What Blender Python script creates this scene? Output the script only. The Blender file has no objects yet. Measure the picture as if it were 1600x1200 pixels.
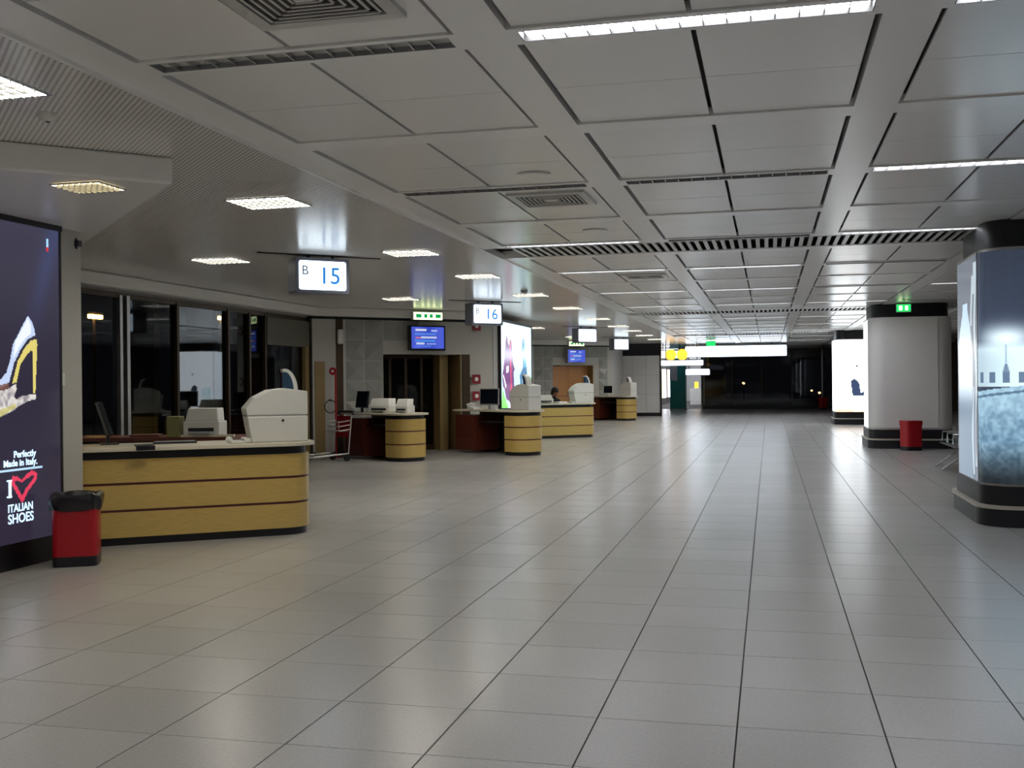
import bpy, bmesh, math, random
import numpy as np
from mathutils import Matrix, Vector
random.seed(7)
SC = bpy.context.scene
COL = SC.collection

# ------------------------------------------------------------------ camera
def cam_axes(yaw, pitch, roll):
    fwd = Vector((math.sin(yaw)*math.cos(pitch), math.cos(yaw)*math.cos(pitch), math.sin(pitch)))
    right = Vector((math.cos(yaw), -math.sin(yaw), 0)); up = right.cross(fwd)
    r = right*math.cos(roll) + up*math.sin(roll); u = -right*math.sin(roll) + up*math.cos(roll)
    return r, u, fwd
r_, u_, f_ = cam_axes(-0.23758, -0.0017, -0.00985)
cd = bpy.data.cameras.new('camera'); cam = bpy.data.objects.new('camera', cd); COL.objects.link(cam)
cd.sensor_width = 36.0; cd.lens = 1659.4/1600*36.0; cd.clip_end = 400
m = Matrix.Identity(4)
for i in range(3):
    m[i][0] = r_[i]; m[i][1] = u_[i]; m[i][2] = -f_[i]
m[0][3], m[1][3], m[2][3] = 0, 0, 1.6
cam.matrix_world = m
SC.camera = cam

# ------------------------------------------------------------------ world and exposure
w = bpy.data.worlds.new('night_sky'); SC.world = w; w.use_nodes = True
w.node_tree.nodes['Background'].inputs[0].default_value = (0.0016, 0.0016, 0.0024, 1)
w.node_tree.nodes['Background'].inputs[1].default_value = 1.0
SC.view_settings.view_transform = 'Standard'; SC.view_settings.look = 'None'
cy = SC.cycles; cy.max_bounces = 6; cy.diffuse_bounces = 4; cy.glossy_bounces = 3; cy.transmission_bounces = 3; cy.transparent_max_bounces = 8
cy.caustics_reflective = False; cy.caustics_refractive = False; cy.sample_clamp_indirect = 6.0
SC.view_settings.exposure = 0.06; SC.view_settings.gamma = 1.0; SC.view_settings.use_curve_mapping = False
LAMP = 29.0          # strip lamp radiance
SPOT = 42.0           # square lamp radiance

# ------------------------------------------------------------------ materials
def lin(c):
    return tuple((x/12.92 if x <= 0.04045 else ((x+0.055)/1.055)**2.4) for x in c)
def srgb(r, g, b): return lin((r/255, g/255, b/255)) + (1,)
MATS = {}
def mat(name, col=(128,128,128), rough=0.5, metal=0.0, spec=0.5, emit=None, estr=0.0, coat=0.0):
    if name in MATS: return MATS[name]
    M = bpy.data.materials.new(name); M.use_nodes = True
    b = M.node_tree.nodes['Principled BSDF']
    b.inputs['Base Color'].default_value = srgb(*col)
    b.inputs['Roughness'].default_value = rough; b.inputs['Metallic'].default_value = metal
    b.inputs['Specular IOR Level'].default_value = spec
    if coat: b.inputs['Coat Weight'].default_value = coat; b.inputs['Coat Roughness'].default_value = 0.12
    if emit:
        b.inputs['Emission Color'].default_value = srgb(*emit); b.inputs['Emission Strength'].default_value = estr
    MATS[name] = M
    return M
def nt(M): return M.node_tree.nodes, M.node_tree.links, M.node_tree.nodes['Principled BSDF']
def speckle(M, scale, amt, bump=0.0, coords='Object', stretch=None):
    """fine grain: multiplies the base colour by noise and adds fine relief"""
    N, L, b = nt(M)
    tc = N.new('ShaderNodeTexCoord'); src = tc.outputs[coords]
    if stretch:
        mp = N.new('ShaderNodeMapping'); mp.inputs['Scale'].default_value = stretch
        L.new(src, mp.inputs[0]); src = mp.outputs[0]
    no = N.new('ShaderNodeTexNoise'); no.inputs['Scale'].default_value = scale; no.inputs['Detail'].default_value = 4
    L.new(src, no.inputs['Vector'])
    mr = N.new('ShaderNodeMapRange'); mr.inputs[1].default_value = 0.25; mr.inputs[2].default_value = 0.75
    mr.inputs[3].default_value = 1-amt; mr.inputs[4].default_value = 1+amt
    L.new(no.outputs['Fac'], mr.inputs[0])
    mx = N.new('ShaderNodeMix'); mx.data_type = 'RGBA'; mx.blend_type = 'MULTIPLY'; mx.inputs[0].default_value = 1
    mx.inputs[6].default_value = b.inputs['Base Color'].default_value
    L.new(mr.outputs[0], mx.inputs[7]); L.new(mx.outputs[2], b.inputs['Base Color'])
    if bump:
        bp = N.new('ShaderNodeBump'); bp.inputs['Strength'].default_value = bump; bp.inputs['Distance'].default_value = 0.01
        L.new(no.outputs['Fac'], bp.inputs['Height']); L.new(bp.outputs[0], b.inputs['Normal'])
    return M

def floor_mat():
    M = mat('floor_stone', (171,169,166), 0.24, spec=0.5); N, L, b = nt(M)
    g = N.new('ShaderNodeNewGeometry')
    sub = N.new('ShaderNodeVectorMath'); sub.operation = 'SUBTRACT'; sub.inputs[1].default_value = (-0.158, 4.35, 0.3)
    L.new(g.outputs['Position'], sub.inputs[0])
    dv = N.new('ShaderNodeVectorMath'); dv.operation = 'DIVIDE'; dv.inputs[1].default_value = (0.65, 0.65, 10); L.new(sub.outputs[0], dv.inputs[0])
    fl = N.new('ShaderNodeVectorMath'); fl.operation = 'FLOOR'; L.new(dv.outputs[0], fl.inputs[0])
    wn = N.new('ShaderNodeTexWhiteNoise'); L.new(fl.outputs[0], wn.inputs['Vector'])
    no = N.new('ShaderNodeTexNoise'); no.inputs['Scale'].default_value = 55; no.inputs['Detail'].default_value = 5; L.new(g.outputs['Position'], no.inputs['Vector'])
    n2 = N.new('ShaderNodeTexNoise'); n2.inputs['Scale'].default_value = 0.9; n2.inputs['Detail'].default_value = 4; L.new(g.outputs['Position'], n2.inputs['Vector'])
    def rng(s, lo, hi):
        r = N.new('ShaderNodeMapRange'); r.inputs[3].default_value = lo; r.inputs[4].default_value = hi; L.new(s, r.inputs[0]); return r.outputs[0]
    m1 = N.new('ShaderNodeMath'); m1.operation = 'MULTIPLY'; L.new(rng(wn.outputs['Value'], .96, 1.04), m1.inputs[0]); L.new(rng(no.outputs['Fac'], .86, 1.14), m1.inputs[1])
    m2 = N.new('ShaderNodeMath'); m2.operation = 'MULTIPLY'; L.new(m1.outputs[0], m2.inputs[0]); L.new(rng(n2.outputs['Fac'], .94, 1.06), m2.inputs[1])
    mx = N.new('ShaderNodeMix'); mx.data_type = 'RGBA'; mx.blend_type = 'MULTIPLY'; mx.inputs[0].default_value = 1
    mx.inputs[6].default_value = b.inputs['Base Color'].default_value
    L.new(m2.outputs[0], mx.inputs[7]); L.new(mx.outputs[2], b.inputs['Base Color'])
    return M
def perf_mat():
    M = mat('perforated_metal', (246,244,238), 0.2, spec=0.6); N, L, b = nt(M)
    g = N.new('ShaderNodeNewGeometry')
    sc = N.new('ShaderNodeVectorMath'); sc.operation = 'SCALE'; sc.inputs['Scale'].default_value = 1/0.034; L.new(g.outputs['Position'], sc.inputs[0])
    rot = N.new('ShaderNodeVectorRotate'); rot.rotation_type = 'Z_AXIS'; rot.inputs['Angle'].default_value = math.radians(45); L.new(sc.outputs[0], rot.inputs['Vector'])
    fr = N.new('ShaderNodeVectorMath'); fr.operation = 'FRACTION'; L.new(rot.outputs[0], fr.inputs[0])
    su = N.new('ShaderNodeVectorMath'); su.operation = 'SUBTRACT'; su.inputs[1].default_value = (.5,.5,0); L.new(fr.outputs[0], su.inputs[0])
    ml = N.new('ShaderNodeVectorMath'); ml.operation = 'MULTIPLY'; ml.inputs[1].default_value = (1,1,0); L.new(su.outputs[0], ml.inputs[0])
    ln = N.new('ShaderNodeVectorMath'); ln.operation = 'LENGTH'; L.new(ml.outputs[0], ln.inputs[0])
    lt = N.new('ShaderNodeMath'); lt.operation = 'LESS_THAN'; lt.inputs[1].default_value = 0.27; L.new(ln.outputs['Value'], lt.inputs[0])
    mx = N.new('ShaderNodeMix'); mx.data_type = 'RGBA'; L.new(lt.outputs[0], mx.inputs[0])
    mx.inputs[6].default_value = b.inputs['Base Color'].default_value; mx.inputs[7].default_value = srgb(120,118,112)
    L.new(mx.outputs[2], b.inputs['Base Color'])
    return M
def wood_mat(name, col, rough=0.3):
    M = mat(name, col, rough, coat=0.35)
    return speckle(M, 9, 0.16, 0.0, 'Object', (1.2, 1.2, 22))
def glass_mat():
    M = bpy.data.materials.new('window_glass'); M.use_nodes = True; N = M.node_tree.nodes; L = M.node_tree.links
    N.remove(N['Principled BSDF'])
    tr = N.new('ShaderNodeBsdfTransparent'); tr.inputs[0].default_value = (.7,.73,.75,1)
    gl = N.new('ShaderNodeBsdfGlossy'); gl.inputs['Roughness'].default_value = 0.02; gl.inputs[0].default_value = (.6,.62,.64,1)
    fr = N.new('ShaderNodeFresnel'); fr.inputs[0].default_value = 1.5
    gm = N.new('ShaderNodeNewGeometry'); io = N.new('ShaderNodeMix'); io.inputs[2].default_value = 1.5; io.inputs[3].default_value = 1/1.5
    L.new(gm.outputs['Backfacing'], io.inputs[0]); L.new(io.outputs[0], fr.inputs[0])     # same reflectance on both faces of the pane
    ms = N.new('ShaderNodeMixShader'); L.new(fr.outputs[0], ms.inputs[0]); L.new(tr.outputs[0], ms.inputs[1]); L.new(gl.outputs[0], ms.inputs[2])
    L.new(ms.outputs[0], N['Material Output'].inputs[0]); MATS['glass'] = M
    return M
def print_mat(name, strength):
    M = bpy.data.materials.new(name); M.use_nodes = True; N = M.node_tree.nodes; L = M.node_tree.links
    b = N['Principled BSDF']; a = N.new('ShaderNodeAttribute'); a.attribute_name = 'Col'
    b.inputs['Base Color'].default_value = (.02,.02,.02,1); b.inputs['Roughness'].default_value = 0.15
    L.new(a.outputs['Color'], b.inputs['Emission Color']); b.inputs['Emission Strength'].default_value = strength
    M.cycles.emission_sampling = 'NONE'
    return M

floor_m = floor_mat(); perf_m = perf_mat(); glass_m = glass_mat()
grout_m = mat('grout', (62,60,58), 0.8)
panel_m = speckle(mat('ceiling_panel_white', (247,246,242), 0.22, spec=0.6), 260, 0.05)
beam_m = mat('ceiling_beam_white', (250,249,246), 0.24, spec=0.6)
void_m = mat('ceiling_void', (135,132,128), 0.9)
slat_m = mat('vent_slat_white', (205,203,198), 0.35)
black_m = mat('black_recess', (12,13,18), 0.4)
dark_m = mat('dark_plinth', (22,22,28), 0.35)
wall_m = speckle(mat('wall_grey', (186,184,178), 0.45), 30, 0.04)
band_m = mat('header_band', (236,234,230), 0.4)
tile_m = mat('relief_tile_grey', (150,152,148), 0.32)
wallwhite_m = speckle(mat('white_panel', (226,224,220), 0.35), 20, 0.03)
alu_m = mat('aluminium', (190,188,184), 0.3, metal=0.9)
bronze_m = mat('bronze_frame', (72,58,42), 0.4, metal=0.5)
golden_m = mat('gold_and_warm_light', (150,128,86), 0.35, metal=0.2)
wood_m = wood_mat('counter_oak', (202,172,98))
reddish_m = wood_mat('reddish_wood', (96,44,30), 0.4)
door_wood_m = wood_mat('door_wood', (196,138,76), 0.4)
strip_m = mat('mahogany_strip', (84,34,34), 0.35)
top_m = speckle(mat('worktop_cream', (214,206,186), 0.35), 60, 0.05)
white_m = mat('white_plastic', (222,222,216), 0.4)
grey_m = mat('grey_plastic', (150,152,154), 0.4)
dgrey_m = mat('dark_plastic', (30,32,38), 0.35)
red_m = mat('red_paint', (176,20,34), 0.35)
bag_m = mat('bin_bag', (26,24,28), 0.28)
chrome_m = mat('chrome', (200,200,200), 0.18, metal=1.0)
steel_m = mat('brushed_steel', (150,150,150), 0.32, metal=1.0)
rubber_m = mat('rubber', (24,24,24), 0.7)
teal_m = mat('teal_paint', (20,120,112), 0.4)
paper_m = mat('paper', (236,236,230), 0.6)
asphalt_m = speckle(mat('apron_asphalt', (40,40,42), 0.9), 8, 0.2)
skin_m = mat('skin', (150,100,78), 0.5)
hair_m = mat('hair_dark', (18,14,14), 0.5)
jacket_m = mat('dark_blue_jacket', (22,26,46), 0.7)
lamp_on_m = mat('strip_lamp_on', (240,240,240), 0.4, emit=(244,246,255), estr=LAMP)
lampbox_m = mat('lamp_trough', (62,62,60), 0.5)
lamp_off_m = mat('strip_lamp_off', (196,194,188), 0.3)
sq_on_m = mat('square_lamp_on', (240,240,230), 0.4, emit=(255,249,236), estr=SPOT)
sq_warm_m = mat('square_lamp_warm', (240,230,200), 0.4, emit=(255,236,190), estr=26)
louvre_m = mat('louvre_metal', (205,205,205), 0.2, metal=0.8)
sign_white_m = mat('sign_face_lit', (240,245,250), 0.3, emit=(226,242,255), estr=2.2)
sign_big_m = mat('direction_sign_lit', (240,245,250), 0.3, emit=(225,240,255), estr=4.5)
sign_blue_m = mat('sign_letter_blue', (20,90,190), 0.4, emit=(40,130,205), estr=0.9)
sign_dark_m = mat('sign_letter_dark', (20,40,70), 0.4, emit=(24,60,90), estr=0.6)
green_m = mat('exit_green', (0,110,60), 0.4, emit=(10,150,80), estr=1.0)
exit_m = mat('exit_face_lit', (240,245,190), 0.4, emit=(244,255,190), estr=2.2)
yellow_m = mat('sign_yellow', (250,190,40), 0.4, emit=(255,190,60), estr=1.6)
scr_frame_m = mat('screen_frame', (20,22,30), 0.3)
warm_shop_m = mat('shop_glow', (250,230,200), 0.5, emit=(255,226,190), estr=1.6)
cool_shop_m = mat('shop_light', (240,245,255), 0.5, emit=(225,236,255), estr=6.0)
sodium_m = mat('sodium_lamp', (255,200,110), 0.5, emit=(255,196,100), estr=60)
coolbulb_m = mat('white_lamp', (255,255,255), 0.5, emit=(235,245,255), estr=60)

# ------------------------------------------------------------------ mesh helpers
class MB:
    def __init__(s): s.v = []; s.f = []
    def box(s, x0, x1, y0, y1, z0, z1):
        n = len(s.v)
        s.v += [(x0,y0,z0),(x1,y0,z0),(x1,y1,z0),(x0,y1,z0),(x0,y0,z1),(x1,y0,z1),(x1,y1,z1),(x0,y1,z1)]
        s.f += [tuple(n+i for i in q) for q in ((3,2,1,0),(4,5,6,7),(0,1,5,4),(1,2,6,5),(2,3,7,6),(3,0,4,7))]
        return s
    def ext(s, pts, vec):
        """closed polygon (3D points) swept by vec"""
        n = len(s.v); k = len(pts); vec = Vector(vec)
        s.v += [tuple(p) for p in pts] + [tuple(Vector(p)+vec) for p in pts]
        s.f.append(tuple(n+i for i in reversed(range(k)))); s.f.append(tuple(n+k+i for i in range(k)))
        for i in range(k): s.f.append((n+i, n+(i+1)%k, n+k+(i+1)%k, n+k+i))
        return s
    def prism(s, poly, z0, z1): return s.ext([(p[0], p[1], z0) for p in poly], (0,0,z1-z0))
    def wall(s, path, z0, z1, t, fn=None):
        """open strip of thickness t along a 2D path (left side = inside)"""
        P = [Vector((p[0], p[1])) for p in path]; k = len(P); off = []
        for i in range(k):
            d = (P[min(i+1,k-1)]-P[max(i-1,0)]).normalized(); off.append(P[i]+Vector((-d.y, d.x))*t)
        n = len(s.v)
        for i in range(k):
            s.v += [(P[i].x,P[i].y,z0),(P[i].x,P[i].y,z1),(off[i].x,off[i].y,z1),(off[i].x,off[i].y,z0)]
        for i in range(k-1):
            a = n+4*i; b = a+4
            for j in range(4): s.f.append((a+j, b+j, b+(j+1)%4, a+(j+1)%4))
        s.f.append((n,n+1,n+2,n+3)); e = n+4*(k-1); s.f.append((e+3,e+2,e+1,e))
        return s
    def tube(s, pts, r, k=8, closed=False):
        P = [Vector(p) for p in pts]; n = len(s.v); c = len(P)
        for i, p in enumerate(P):
            a = P[(i-1)%c] if closed else P[max(i-1,0)]; b = P[(i+1)%c] if closed else P[min(i+1,c-1)]
            d = (b-a).normalized(); ref = Vector((0,0,1)) if abs(d.z) < .9 else Vector((1,0,0))
            e1 = d.cross(ref).normalized(); e2 = d.cross(e1)
            rr = r[i] if isinstance(r, (list,tuple)) else r
            for j in range(k):
                t = 2*math.pi*j/k; s.v.append(tuple(p + e1*math.cos(t)*rr + e2*math.sin(t)*rr))
        for i in range(c if closed else c-1):
            for j in range(k):
                a = n+i*k; b = n+((i+1)%c)*k; s.f.append((a+j, a+(j+1)%k, b+(j+1)%k, b+j))
        if not closed:
            s.f.append(tuple(n+j for j in reversed(range(k)))); s.f.append(tuple(n+(c-1)*k+j for j in range(k)))
        return s
    def lathe(s, prof, k=24, c=(0,0,0), ax='z'):
        n = len(s.v)
        for (r, h) in prof:
            for j in range(k):
                t = 2*math.pi*j/k; p = (r*math.cos(t), r*math.sin(t), h)
                if ax == 'y': p = (p[0], h, p[1])
                if ax == 'x': p = (h, p[0], p[1])
                s.v.append((p[0]+c[0], p[1]+c[1], p[2]+c[2]))
        for i in range(len(prof)-1):
            for j in range(k):
                s.f.append((n+i*k+j, n+i*k+(j+1)%k, n+(i+1)*k+(j+1)%k, n+(i+1)*k+j))
        s.f.append(tuple(n+j for j in reversed(range(k)))); s.f.append(tuple(n+(len(prof)-1)*k+j for j in range(k)))
        return s
    def xf(s, M): s.v = [tuple(M @ Vector(p)) for p in s.v]; return s
    def mesh(s, name, m, smooth=False, bevel=0):
        me = bpy.data.meshes.new(name); me.from_pydata(s.v, [], s.f)
        bm = bmesh.new(); bm.from_mesh(me)
        bmesh.ops.recalc_face_normals(bm, faces=bm.faces)
        if bevel:
            ed = [e for e in bm.edges if len(e.link_faces) == 2 and e.calc_face_angle(0) > 0.6]
            bmesh.ops.bevel(bm, geom=ed, offset=bevel, segments=2, profile=0.5, affect='EDGES', clamp_overlap=True)
        bm.to_mesh(me); bm.free(); me.materials.append(m)
        if smooth:
            me.polygons.foreach_set('use_smooth', [True]*len(me.polygons)); me.set_sharp_from_angle(angle=math.radians(35))
        return me
    def build(s, name, m, parent=None, smooth=False, bevel=0):
        return link(name, s.mesh(name, m, smooth, bevel), parent)
def link(name, me, parent=None, loc=(0,0,0)):
    o = bpy.data.objects.new(name, me); COL.objects.link(o); o.location = loc
    if parent: o.parent = parent
    return o
def tag(o, label, cat, group=None):
    o['label'] = label; o['category'] = cat
    if group: o['group'] = group
    return o
def thing(name, label, cat, loc=(0,0,0), rotz=0, group=None):
    o = bpy.data.objects.new(name, None); COL.objects.link(o); o.location = loc; o.rotation_euler = (0,0,rotz); o.empty_display_size = .1
    return tag(o, label, cat, group)
def struct(o, label=None):
    o['kind'] = 'structure'
    if label: o['label'] = label
    return o
def sroot(name, label=None):
    o = bpy.data.objects.new(name, None); COL.objects.link(o); o.empty_display_size = .1
    return struct(o, label)
def stuff(o): o['kind'] = 'stuff'; return o
def B(*a): return MB().box(*a)
def text(name, body, size, m, parent, M, extr=0.002, ax='LEFT', sx=1.0, offset=0.0):
    cu = bpy.data.curves.new(name, 'FONT'); cu.body = body; cu.size = size; cu.extrude = extr; cu.align_x = ax; cu.offset = offset
    cu.resolution_u = 4
    t = bpy.data.objects.new(name, cu); COL.objects.link(t)
    bpy.context.view_layer.update()
    me = bpy.data.meshes.new_from_object(t.evaluated_get(bpy.context.evaluated_depsgraph_get()))
    bpy.data.objects.remove(t); bpy.data.curves.remove(cu)
    me.transform(M @ Matrix.Diagonal((sx,1,1,1))); me.materials.clear(); me.materials.append(m)
    return link(name, me, parent)
def inpoly(U, V, poly):
    ins = np.zeros(U.shape, bool); n = len(poly)
    for i in range(n):
        x1, y1 = poly[i]; x2, y2 = poly[(i+1)%n]
        if y1 == y2: continue
        c = ((y1 > V) != (y2 > V)) & (U < (x2-x1)*(V-y1)/(y2-y1)+x1); ins ^= c
    return ins
def raster(name, parent, P0, U, Vv, nx, ny, fn, m):
    """flat printed sheet: grid of faces coloured by fn(u,v) (sRGB 0-255), u along U, v along V"""
    P0, U, Vv = Vector(P0), Vector(U), Vector(Vv)
    us, vs = np.meshgrid((np.arange(nx)+.5)/nx, (np.arange(ny)+.5)/ny)
    rgb = np.clip(fn(us, vs)/255.0, 0, 1); rgb = np.where(rgb <= .04045, rgb/12.92, ((rgb+.055)/1.055)**2.4)
    gu, gv = np.meshgrid(np.arange(nx+1)/nx, np.arange(ny+1)/ny)
    co = np.array(P0)[None,None,:] + gu[...,None]*np.array(U) + gv[...,None]*np.array(Vv)
    idx = np.arange((nx+1)*(ny+1)).reshape(ny+1, nx+1)
    fa = np.stack([idx[:-1,:-1], idx[:-1,1:], idx[1:,1:], idx[1:,:-1]], -1).reshape(-1,4)
    me = bpy.data.meshes.new(name); me.from_pydata(co.reshape(-1,3).tolist(), [], fa.tolist())
    at = me.color_attributes.new('Col', 'FLOAT_COLOR', 'CORNER')
    c4 = np.concatenate([np.repeat(rgb.reshape(-1,3), 4, axis=0), np.ones((nx*ny*4,1))], 1).astype(np.float32)
    at.data.foreach_set('color', c4.ravel()); me.materials.append(m)
    return link(name, me, parent)
def arc(cx, cy, r, a0, a1, n=8):
    return [(cx+r*math.cos(math.radians(a0+(a1-a0)*i/n)), cy+r*math.sin(math.radians(a0+(a1-a0)*i/n))) for i in range(n+1)]
def rrect(x0, x1, y0, y1, r, n=6):
    return arc(x1-r,y0+r,r,-90,0,n)+arc(x1-r,y1-r,r,0,90,n)+arc(x0+r,y1-r,r,90,180,n)+arc(x0+r,y0+r,r,180,270,n)

# ------------------------------------------------------------------ floor
TX, TY, TP = -0.158, 4.35, 0.65
floor = struct(B(-10, 9, -9, 90, -0.15, -0.006).build('floor', grout_m), 'large pale grey stone tiles laid square over the whole hall')
tile_me = B(0.004, TP-0.004, 0.0025, TP-0.0025, -0.012, 0).mesh('tile', floor_m)
cells = []
rest = MB()
for j in range(-20, 86):
    y = TY + j*TP
    for i in range(-15, 14):
        x = TX + i*TP
        if -9.9 < x+.3 < 8.9 and -8.9 < y+.3 < 89:
            vis = y > 3.3 and -0.86*(y+.65) < x+.65 and x < 0.24*(y+.65) and (y < 9 or x > -5.3) and y < 18.6
            cells.append((y if vis else 999, x, y))
cells.sort()
for n, (k, x, y) in enumerate(cells):
    if n < 300 and k < 900: link('tile', tile_me, floor, (x, y, 0))
    else: rest.box(x+.004, x+TP-.004, y+.0025, y+TP-.0025, -0.012, 0)
stuff(rest.build('tile_field', floor_m, floor))

# ------------------------------------------------------------------ ceiling grid
CZ = 3.3
ceiling = struct(B(-10, 9, -9, 90, 3.42, 3.6).build('ceiling', void_m), 'suspended white metal panel ceiling in square modules')
BX = [-3.39, -1.35, 0.66, 2.68, 4.70, 6.72]           # long beams
BW = [0.16, 0.13, 0.13, 0.13, 0.13, 0.13]
CY = [[-5.05,-3.02,-1.0],[1.05,3.07,5.1,7.07,9.1,11.1,13.0],[14.3,16.38,18.4,20.42,22.45,24.48,26.45],[27.85,29.9,31.9,33.95,35.95,38.0,39.9],[41.3,43.3,45.35,47.4,49.4,51.4,53.4]]
VENTS = [(-0.55,0.5),(13.1,14.16),(26.57,27.62),(40.05,41.1)]
for x, hw in zip(BX, BW):
    for ya_, yb_ in ((-9,-.55),(.5,13.1),(14.16,26.57),(27.62,40.05),(41.1,60)):
        B(x-hw, x+hw, ya_, yb_, CZ, CZ+.1).build('beam', beam_m, ceiling)
LIT = {}    # (row y, column) -> lamp state
for y in (5.1,): LIT.update({(y,0):0,(y,1):1,(y,2):1,(y,3):1})
LIT.update({(9.1,0):0,(9.1,1):0,(9.1,2):1,(9.1,3):1})
LIT.update({(13.0,0):1,(13.0,1):0,(13.0,2):1,(13.0,3):1})
LIT.update({(16.38,0):1,(16.38,1):1,(16.38,2):0,(16.38,3):1})
LIT.update({(20.42,0):1,(20.42,1):1,(20.42,2):0,(20.42,3):1})
LIT.update({(24.48,0):1,(24.48,1):1,(24.48,2):1,(24.48,3):0})
for y in (29.9,33.95,38.0,43.3,47.4): LIT.update({(y,0):1,(y,1):1,(y,2):1})
LIT.update({(1.05,0):1,(1.05,1):0,(1.05,2):0,(1.05,3):1,(-3.02,1):1,(-3.02,2):1,(-3.02,0):1})
pmesh = {}
crest = MB()
for row in CY:
    for a, y in enumerate(row):
        for c in range(5):
            x0 = BX[c]+BW[c]; x1 = BX[c+1]-BW[c+1]
            if (y, c) in LIT:
                b = MB(); b.box(x0,x1,y-.12,y-.078,CZ,CZ+.06); b.box(x0,x1,y+.078,y+.12,CZ,CZ+.06)
                b.box(x0,x0+.045,y-.078,y+.078,CZ,CZ+.06); b.box(x1-.045,x1,y-.078,y+.078,CZ,CZ+.06)
                b.build('cross_beam', beam_m, ceiling)
            else: B(x0,x1,y-.12,y+.12,CZ,CZ+.06).build('cross_beam', beam_m, ceiling)
            if a+1 == len(row): continue
            ya = y+.126; yb = row[a+1]-.126; xm = (x0+x1)/2; ym = (ya+yb)/2
            for (px0,px1) in ((x0+.03,xm-.013),(xm+.013,x1-.03)):
                for (py0,py1) in ((ya,ym-.004),(ym+.004,yb)):
                    if 3 < y < 39 and c < 4:
                        key = (round(px1-px0,2), round(py1-py0,2))
                        if key not in pmesh: pmesh[key] = B(0,px1-px0,0,py1-py0,CZ+.012,CZ+.03).mesh('ceiling_panel', panel_m)
                        link('ceiling_panel', pmesh[key], ceiling, (px0,py0,0))
                    else: crest.box(px0,px1,py0,py1,CZ+.012,CZ+.03)
crest.box(-3.2, 8.5, 53.55, 60, CZ, CZ+.05)
stuff(crest.build('ceiling_panel_field', panel_m, ceiling))

# strip lamps in the cross beams
blade_me = B(-.003,.003,-.07,.07,CZ+.002,CZ+.024).mesh('louvre_blade', louvre_m)
rowname = {5.1:'in the front row', 9.1:'in the second row', 13.0:'at the slatted vent', 16.38:'first row past the slatted vent', 20.42:'second row past the slatted vent', 24.48:'third row past the slatted vent'}
colname = ['by the perforated ceiling', 'between the middle beams', 'on the column side', 'above the advertising columns']
ordn = ['first','second','third','fourth','fifth','sixth','seventh','eighth','ninth','tenth','eleventh']
rows_all = sorted({k[0] for k in LIT})
for (y, c), on in LIT.items():
    x0 = BX[c]+BW[c]+.045; x1 = BX[c+1]-BW[c+1]-.045; xm = (x0+x1)/2; hl = (x1-x0)/2
    if y in rowname: lab = ('lit ' if on else 'unlit ')+'ceiling strip lamp '+colname[c]+', '+rowname[y]
    elif y > 25: lab = 'lit far strip lamp '+colname[c]+', '+ordn[rows_all.index(y)-rows_all.index(29.9)]+' row past the second vent'
    else: lab = ('lit' if on else 'unlit')+' strip lamp behind the viewer '+colname[c]+', '+{1.05:'first',-3.02:'second'}[y]+' row back'
    t = thing('strip_lamp', lab, 'ceiling lamp', (xm, y, 0), 0, 'ceiling strip lamps')
    h = MB(); h.box(-hl,hl,-.077,-.072,CZ,CZ+.06); h.box(-hl,hl,.072,.077,CZ,CZ+.06); h.box(-hl,hl,-.077,.077,CZ+.06,CZ+.066)
    h.box(-hl,-hl+.005,-.072,.072,CZ,CZ+.06); h.box(hl-.005,hl,-.072,.072,CZ,CZ+.06)
    h.build('housing', lampbox_m if on else grey_m, t)
    B(-hl+.02,hl-.02,-.07,.07,CZ+.026,CZ+.034).build('tube_diffuser', lamp_on_m if on else lamp_off_m, t)
    nb = 14 if y < 14 and y > 3 else 0
    for k in range(1, nb+1): link('louvre_blade', blade_me, t, (-hl+2*hl*k/(nb+1), 0, 0))

# slatted vents across the ceiling
for vi, (y0, y1) in enumerate(VENTS):
    t = thing('slatted_ceiling_vent', ['slatted white air vent crossing the ceiling behind the viewer','wide slatted air vent crossing the ceiling ahead of the big photo column','slatted ceiling vent above the blank white column','slatted ceiling vent above the far glowing column'][vi], 'vent', (0,0,0), 0, 'slatted ceiling vents')
    xa, xb = -3.22, 6.55
    fr = MB(); fr.box(xa,xb,y0,y0+.05,CZ,CZ+.01); fr.box(xa,xb,y1-.05,y1,CZ,CZ+.01); fr.build('frame', slat_m, t)
    sd = MB(); sd.box(xa,xb,y0,y0+.05,CZ+.01,CZ+.1); sd.box(xa,xb,y1-.05,y1,CZ+.01,CZ+.1); sd.build('duct_side', black_m, t)
    B(xa,xb,y0,y1,CZ+.1,CZ+.11).build('backing', black_m, t)
    p = 0.105
    n = int((xb-xa)/p)
    sm = B(-.024,.024,y0+.05,y1-.05,CZ+.004,CZ+.02).mesh('slat', slat_m)
    if vi in (1,2):
        for k in range(n): link('slat', sm, t, (xa+p*(k+.5),0,0))
    else:
        s = MB()
        for k in range(n): s.box(xa+p*(k+.5)-.028, xa+p*(k+.5)+.028, y0+.05,y1-.05,CZ+.004,CZ+.02)
        s.build('slat_row', slat_m, t)

# ------------------------------------------------------------------ perforated ceiling on the gate side
PX = -3.55
pc = struct(B(-9.9, PX, -9, 60, CZ, CZ+.08).build('perforated_ceiling', perf_m), 'perforated metal ceiling above the gate counters')
struct(B(PX, PX+.03, -9, 60, CZ-.02, CZ+.05).build('trim_1', beam_m), 'thin white edge trim between the two ceilings')

YC = [7.3, 26.85, 46.4]
# pointed dropped canopy above the near advertising block
cb = MB(); apex = (-4.3, 7.1)
cb.prism([apex, (-9.55, 12.35), (-9.55, 1.85)], 3.1, CZ-.001)
struct(cb.build('ceiling_canopy', beam_m, bevel=.02), 'pointed dropped canopy above the shoe advertisement')

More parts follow.
